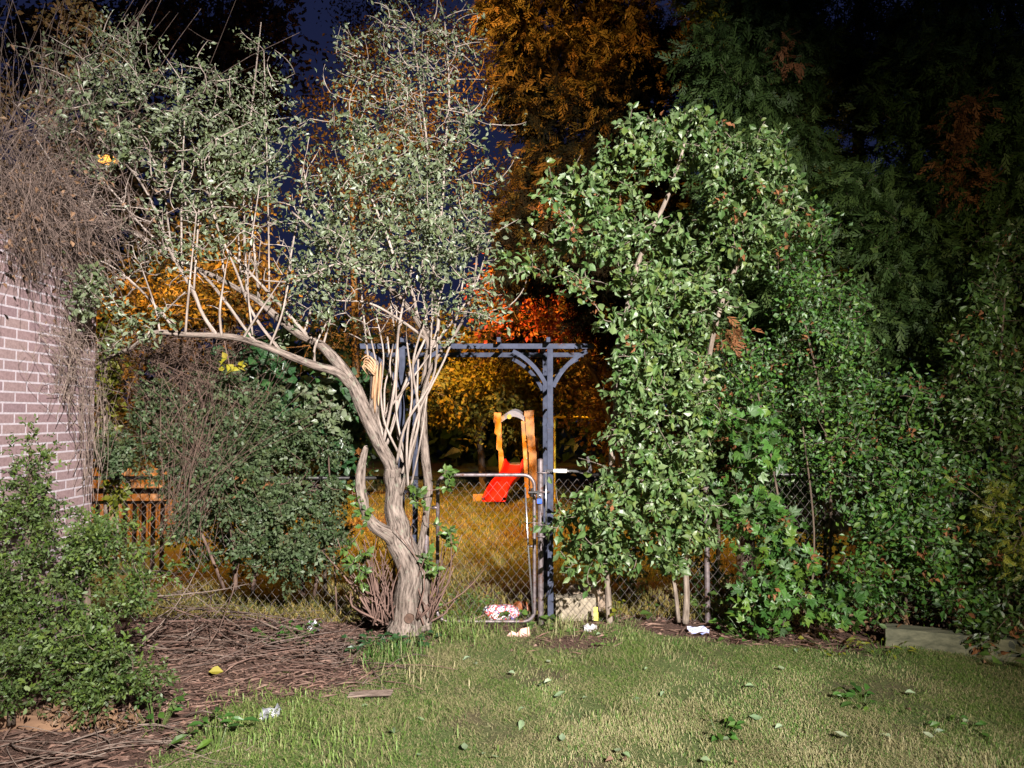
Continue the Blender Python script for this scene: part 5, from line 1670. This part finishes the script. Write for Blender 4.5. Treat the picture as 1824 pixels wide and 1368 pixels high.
def fallen():
    spots = [(1180, 1045 + 180), (1290, 1300), (1385, 1287), (1345, 1275), (1350, 1274), (968, 1220), (963, 1225), (985, 1240), (1035, 1240), (1125, 1235), (1140, 1235), (840, 1175), (845, 1185), (830, 1330), (935, 1260), (930, 1280), (1090, 1330), (1105, 1335), (1455, 1367), (1500, 1316), (1555, 1316), (1700, 1290), (890, 1345), (860, 1340), (1060, 1135), (1390, 1190), (1410, 1150), (780, 1240), (745, 1335), (700, 1300), (660, 1255), (1000, 1320), (1240, 1340), (1600, 1230), (1650, 1320), (1320, 1225), (1150, 1190), (980, 1175), (905, 1200), (1480, 1240), (760, 1280)]
    me = [make_mesh('fallen_leaf', Geo().add(*L_ovate(.55, f, c)), L_FALLEN) for f, c in ((.3, .3), (.1, -.2), (.4, .1))]
    for i, (px, py) in enumerate(spots):
        Y = F * CAMH / max(py - HOR, 100)
        x = (px - CX) / F * Y
        a = random.uniform(0, 6.28)
        O = np.array((x, Y, float(lump(x, Y)) + .03))
        o = inst('fallen_leaf', me[i % 3], None, leaf_matrix(O, np.array((math.cos(a), math.sin(a), random.uniform(-.2, .3))), np.array((random.uniform(-.5, .5), random.uniform(-.6, .1), 1)), random.uniform(.035, .075)))
        o['label'] = 'pale green leaf fallen on the lawn'
        o['category'] = 'leaf'
        o['group'] = 'green leaves fallen on the lawn'
    me = make_mesh('dry_leaf', Geo().add(*L_ovate(.7, .4, .3)), L_BROWN)
    for px, py in ((1090, 1350), (1300, 1352), (1110, 1352), (1610, 1275), (1740, 1185)):
        Y = F * CAMH / (py - HOR)
        x = (px - CX) / F * Y
        a = random.uniform(0, 6.28)
        o = inst('dry_leaf', me, None, leaf_matrix(np.array((x, Y, float(lump(x, Y)) + .04)), np.array((math.cos(a), math.sin(a), .1)), np.array((.1, -.4, 1)), random.uniform(.04, .06)))
        o['label'] = 'dry brown leaf fallen on the lawn'
        o['category'] = 'leaf'
        o['group'] = 'dry leaves fallen on the lawn'
    Y = F * CAMH / (1203 - HOR)
    x = (380 - CX) / F * Y
    g = Geo().add(*L_ovate(.8, .2, .1))
    o = inst('yellow_leaf', make_mesh('yellow_leaf', g, L_YELLOW), None, leaf_matrix(np.array((x, Y, .05)), np.array((1, .3, 0)), np.array((.1, -.6, 1)), .09))
    o['label'] = 'single yellow leaf lying on the brown bed'
    o['category'] = 'leaf'


fallen()


def weed(label, px, py, n, size, mat, tmpl, rad=.1, h=.14, name='weed', group=None):
    Y = F * CAMH / (py - HOR)
    x = (px - CX) / F * Y
    t = empty(name, (x, Y, 0), label, 'weed', group)
    z = float(lump(x, Y))
    me = make_mesh('leaf', Geo().add(*tmpl), mat)
    g = Geo()
    for i in range(n):
        a = random.uniform(0, 6.28)
        r = rad * math.sqrt(random.random())
        tip = np.array((x + r * math.cos(a), Y + r * math.sin(a), z + h * random.uniform(.4, 1)))
        g.tube([(x + .3 * r * math.cos(a), Y + .3 * r * math.sin(a), z - .01), (x + .7 * r * math.cos(a), Y + .7 * r * math.sin(a), (z + tip[2]) / 2), tip], .0016, 4)
        a2 = a + random.uniform(-.8, .8)
        inst('leaf', me, t, leaf_matrix(tip, np.array((math.cos(a2), math.sin(a2), random.uniform(-.3, .35))), np.array((random.gauss(0, .3), -.4 + random.gauss(0, .3), 1)), random.uniform(*size)))
    obj('stems', g, L_BRIGHT, t, kind='stuff')


RB = L_ovate(.8, .12, .15)
LW = L_ovate(.38, .2, .25)
weed('leafy weed with serrated leaves beside the brown dead sprig', 290, 1285, 20, (.04, .07), L_CREEP, L_ovate(.65), .16, .17)
weed('narrow leaved plant in front of the near clippings', 395, 1335, 16, (.06, .10), L_CREEP, LW, .13, .16)
weed('dark low weed on the bed at the end of the brush pile', 520, 1135, 44, (.04, .07), L_CREEP, L_ovate(.6), .26, .12)
weed('dark glossy weed in front of the gnarled trunk', 672, 1150, 44, (.05, .08), L_VINE, L_ovate(.5), .2, .12)
weed('dark ivy patch below the foot of the gnarled trunk', 740, 1140, 36, (.04, .065), L_VINE, RB, .2, .08)
weed('round leaved seedling left of the fence post foot', 915, 1105, 8, (.055, .085), L_BRIGHT, RB, .07, .12)
weed('round leaved seedlings in front of the fence post foot', 958, 1112, 16, (.05, .075), L_BRIGHT, RB, .12, .1)
weed('low clover like weed right of the fence post foot', 1000, 1122, 9, (.04, .06), L_BRIGHT, RB, .08, .05)
weed('single round leaf weed between the two saplings', 1163, 1108, 4, (.08, .12), L_BRIGHT, RB, .06, .12)
weed('lime yellow sprout right of the first sapling', 1097, 1112, 7, (.04, .06), L_WARM, RB, .07, .2)
weed('flat leaved weed in the middle of the right lawn', 1525, 1245, 16, (.05, .085), L_CREEP, L_ovate(.5), .12, .06)
weed('dark flat weed in the lower right of the lawn', 1690, 1300, 14, (.045, .08), L_CREEP, L_ovate(.5), .13, .06)
weed('small weed clump with a stalk on the lawn', 1275, 1290, 12, (.05, .08), L_CREEP, L_ovate(.55), .1, .08)
weed('pale clover patch along the lawn edge by the second sapling', 1100, 1140, 30, (.03, .05), L_BRIGHT, RB, .3, .04)
weed('yellow green seedlings under the hanging creeper', 1480, 1148, 26, (.025, .045), L_WARM, RB, .24, .05)
weed('yellow green sprouts at the left end of the timber beam', 1560, 1158, 24, (.045, .075), L_WARM, LW, .2, .09)
weed('pale green broad leaf weed below the timber beam', 1775, 1175, 6, (.07, .11), L_BRIGHT, RB, .1, .1)
weed('leafy seedling climbing at the foot of the second sapling', 1255, 1105, 14, (.05, .08), L_BRIGHT, RB, .12, .3)
weed('low green creeper spreading between sapling and hanging creeper', 1330, 1128, 60, (.04, .065), L_CREEP, RB, .3, .12)
weed('light weeds at the hinge side of the gate', 830, 1100, 34, (.035, .06), L_BRIGHT, L_ovate(.55), .26, .22)
weed('grassy weed with small leaves behind the plastic bag', 850, 1075, 26, (.03, .05), L_BRIGHT, L_ovate(.5), .2, .15)


def tuft(label, px, py, n, h, tint, name='grass_tuft', rad=.1):
    Y = F * CAMH / (py - HOR)
    x = (px - CX) / F * Y
    g = blades(n, x + R.normal(0, rad, n), Y + R.normal(0, rad, n), h, .0032, .8, np.mod(R.uniform(*tint, n), 1))
    obj(name, g, M_GRASS, None, (x, Y, 0), label=label, cat='grass tuft', kind='stuff')


tuft('matted tuft of long pale grass before the gate', 810, 1120, 700, .15, (.15, .7), rad=.2)
tuft('dark green grass tuft at the edge of the bed', 700, 1165, 260, .2, (0, .3), rad=.1)
tuft('straw coloured dry stalks standing in the bed', 745, 1200, 60, .17, (.58, .8), rad=.16)
tuft('long green grass spilling over the bed edge', 490, 1275, 600, .10, (0, .28), rad=.2)
tuft('long grass along the lower edge left of the middle', 560, 1320, 700, .09, (0, .28), rad=.28)
tuft('tall fine grass beside the tan block', 1000, 1118, 160, .16, (.2, .7), rad=.12)


def blob(c, s, seed, lumps=.25, nu=18, nv=12, flat=True):
    r = np.random.default_rng(seed)
    u = np.linspace(0, 2 * math.pi, nu, endpoint=False)
    v = np.linspace(.05, math.pi - .05, nv)
    U, Vv = np.meshgrid(u, v)
    d = np.stack([np.cos(U) * np.sin(Vv), np.sin(U) * np.sin(Vv), np.cos(Vv)], -1)
    q = np.zeros_like(U)
    for k in range(6):
        w_ = r.normal(size=3) * r.uniform(1.5, 5)
        q += np.sin(d @ w_ + r.uniform(0, 6)) / 3
    p = d * (1 + lumps * q)[..., None] * np.array(s) + np.array(c)
    if flat:
        p[..., 2] = np.maximum(p[..., 2], .0)
    i = (np.arange(nv - 1)[:, None] * nu + np.arange(nu)[None])
    j = (np.arange(nv - 1)[:, None] * nu + (np.arange(nu) + 1)[None] % nu)
    f = np.stack([i, i + nu, j + nu, j], -1).reshape(-1, 4)
    caps = np.array([(0, k, k + 1) for k in range(1, nu - 1)] + [((nv - 1) * nu, (nv - 1) * nu + k + 1, (nv - 1) * nu + k) for k in range(1, nu - 1)])
    return Geo().add(p.reshape(-1, 3), [f, caps])


def sheet(c, sx, sy, seed, amp=.02, n=7, rz=0, tilt=0.0, drop=0):
    """crumpled sheet with thickness"""
    r = np.random.default_rng(seed)
    u, v = np.meshgrid(np.linspace(-.5, .5, n), np.linspace(-.5, .5, n))
    z = r.normal(0, amp, u.shape) + tilt * v
    x, y = u * sx * (1 + r.normal(0, .06, u.shape)), v * sy * (1 + r.normal(0, .06, u.shape))
    a, b = math.cos(rz), math.sin(rz)
    p = np.stack([x * a - y * b, x * b + y * a, z], -1).reshape(-1, 3) + np.array(c)
    p[:, 2] = np.maximum(p[:, 2], .01)
    i = (np.arange(n - 1)[:, None] * n + np.arange(n - 1)[None]).ravel()
    f = np.stack([i, i + 1, i + n + 1, i + n], 1)
    q = p + (0, 0, .004)
    k = len(p)
    ed = []
    for s in range(n - 1):
        for (a_, b_) in ((s, s + 1), (n * (n - 1) + s + 1, n * (n - 1) + s), (n * (s + 1), n * s), (n * s + n - 1, n * (s + 1) + n - 1)):
            ed.append((a_, b_, b_ + k, a_ + k))
    return Geo().add(np.concatenate([p, q]), [f[:, ::-1], f + k, np.array(ed)])


def litter():
    c = (P(890, 1085, 6.12)[0], 6.14, .06)
    obj('plastic_bag', blob(c, (.13, .08, .075), 1, .3), M_BAG, None, c, True, label='crumpled multicoloured plastic bag lying at the foot of the gate', cat='bag')
    c = (P(930, 1078, 6.2)[0], 6.3, .05)
    obj('dry_leaf_heap', blob(c, (.08, .05, .07), 2, .4), M_BROWNP, None, c, label='small heap of orange dry leaves behind the plastic bag', cat='leaf heap')
    c = (P(923, 1121, 5.7)[0], 5.72, .03)
    t = empty('brick_shard', c, 'flat broken pink masonry shard on the ground before the gate', 'shard')
    prof = [(-.09, -.02), (-.05, .02), (-.01, .0), (.02, .035), (.085, .05), (.09, -.03), (.03, -.035), (-.03, -.05)]
    n = len(prof)
    V = [(c[0] + x, c[1] + y * .6, c[2] + y * .8 - .01) for x, y in prof] + [(c[0] + x, c[1] + y * .6 + .02, c[2] + y * .8 - .035) for x, y in prof]
    g = Geo().add(V, [np.array([(i, n + i, n + (i + 1) % n, (i + 1) % n) for i in range(n)]), np.array([(0, 7, 6, 1), (1, 6, 2, 2)])[:1], np.array([(1, 6, 2), (2, 6, 3), (3, 6, 5), (3, 5, 4)])])
    obj('shard', g, M_TILE, t)
    # tan block seen through the fence mesh
    c = (P(1025, 1085, 6.15)[0], 6.17, .10)
    g = Geo().box(c, (.33, .14, .19)).box((c[0] - .01, c[1] - .006, c[2] + .004), (.28, .14, .16))
    obj('paving_block', g, M_BLOCK, None, c, label='tan concrete block standing behind the chain link right of the post', cat='block')
    c = (P(1045, 1055, 6.4)[0], 6.42, .1)
    obj('rock', blob(c, (.19, .12, .17), 5, .22), M_ROCK, None, c, True, label='mottled brown rock behind the tan block', cat='rock')
    c = (P(1061, 1088, 5.93)[0], 5.93, .12)
    g = Geo()
    g.box(c, (.03, .006, .09), .1)
    g.box((c[0] + .004, c[1] + .012, c[2] - .03), (.034, .006, .07), -.2)
    obj('yellow_wrapper', g, M_LITTERY, None, c, label='yellow wrapper caught in the fence beside the tan block', cat='wrapper')
    c = (P(1052, 1115, 5.8)[0], 5.8, .035)
    obj('paper_scrap', sheet(c, .10, .07, 7, .009, tilt=.03), M_PAPER, None, c, label='white paper scrap on the ground below the tan block', cat='paper')
    c = (P(1245, 1125, 5.72)[0], 5.74, .04)
    obj('wrapper', sheet(c, .15, .06, 8, .008, tilt=.02), M_LITTERB, None, c, label='blue and white wrapper at the foot of the second sapling', cat='wrapper')
    c = (P(478, 1278, 4.1)[0], 4.12, .05)
    obj('film_scrap', sheet(c, .10, .07, 9, .012, tilt=.04), M_FILM, None, c, label='shiny clear plastic scrap in the grass edge left of the lawn', cat='plastic')
    c = (P(560, 1108, 5.8)[0], 5.78, .05)
    obj('film_scrap', sheet(c, .09, .06, 10, .02, tilt=.05), M_FILM, None, c, label='glinting plastic scrap under the brush behind the bed', cat='plastic')
    c = (P(655, 1245, 4.4)[0], 4.4, .03)
    g = Geo()
    for k in range(3):
        g.tube([(c[0] - .12, c[1] + .03 * k, .035), (c[0], c[1] + .03 * k - .01, .05), (c[0] + .14, c[1] + .03 * k, .05)], .007, 6)
    obj('stick_bundle', g, M_GREYTWIG, None, c, label='pale cut twigs on the lawn edge below the tree', cat='twigs')
    # log edging, lower left
    a, b = P(20, 1288, 4.02), P(128, 1284, 4.1)
    c = (a + b) / 2
    g = Geo().box((c[0] - .25, 4.06, .035), (.95, .09, .09), .03)
    obj('edging_timber', g, M_LOG, None, (c[0], 4.06, 0), label='brown timber edging lying in front of the left bushes', cat='timber')
    # pale timber on the right
    a, b = P(1588, 1150, 5.4), P(1850, 1178, 5.05)
    c = (a + b) / 2
    ang = math.atan2(b[1] - a[1], b[0] - a[0])
    L = math.hypot(b[0] - a[0], b[1] - a[1])
    t = empty('timber_beam', (c[0], c[1] + .07, 0), 'long pale weathered timber beam edging the right bed', 'timber')
    obj('beam', Geo().box((c[0] + .05, c[1] + .08, .07), (L + .1, .14, .15), ang), M_TIMBER, t)
    # dead brown sprig
    Y = 4.05
    c = P(195, 1290, Y)
    att = np.concatenate([ell(200, 1280, 60, 28, 4.0, .1, 60), ell(110, 1270, 40, 18, 4.02, .08, 24)])
    shrub('dead_sprig', 'brown dried sprig under the rounded bush', 'dead branch', (c[0], Y, 0), [[(120, 1300, Y, 6), (180, 1290, Y, 5), (230, 1270, Y, 3)]], att, SI, L_BROWN, 8, (.02, .04), M_GREYTWIG, off=.015)
    # pale leaf litter under the right hedge
    c = P(1560, 1080, 5.9)
    n = 700
    O = np.stack([R.normal(c[0], .35, n), R.normal(5.85, .15, n), R.uniform(.02, .2, n)], 1)
    g = Geo()
    scatter(g, L_simple(.5, .4), O, R.normal(size=(n, 3)), nrm(R.normal(size=(n, 3)) + (0, -.4, .8)), R.uniform(.03, .07, n), R.uniform(0, 1, n))
    obj('leaf_litter', g, L_BROWN, kind='stuff', label='dry pale leaf litter banked under the right hedge', cat='leaf litter')
    # dark fallen board with clippings under the teal bush
    a = P(520, 868, 6.35)
    S0 = sticks(None, 30, (a[0], 6.3, a[2]), (.3, .08, .03), (.0, .2), (.3, .8), (.003, .006), .06, .05, 66, False)
    t = empty('snagged_branches', (a[0], 6.3, 0), 'reddish cut branches snagged level on the fence rail', 'branches')
    for p, q in S0:
        obj('stick', Geo().tube(p, q, 5), M_SUCKER, t, smooth=True)


litter()
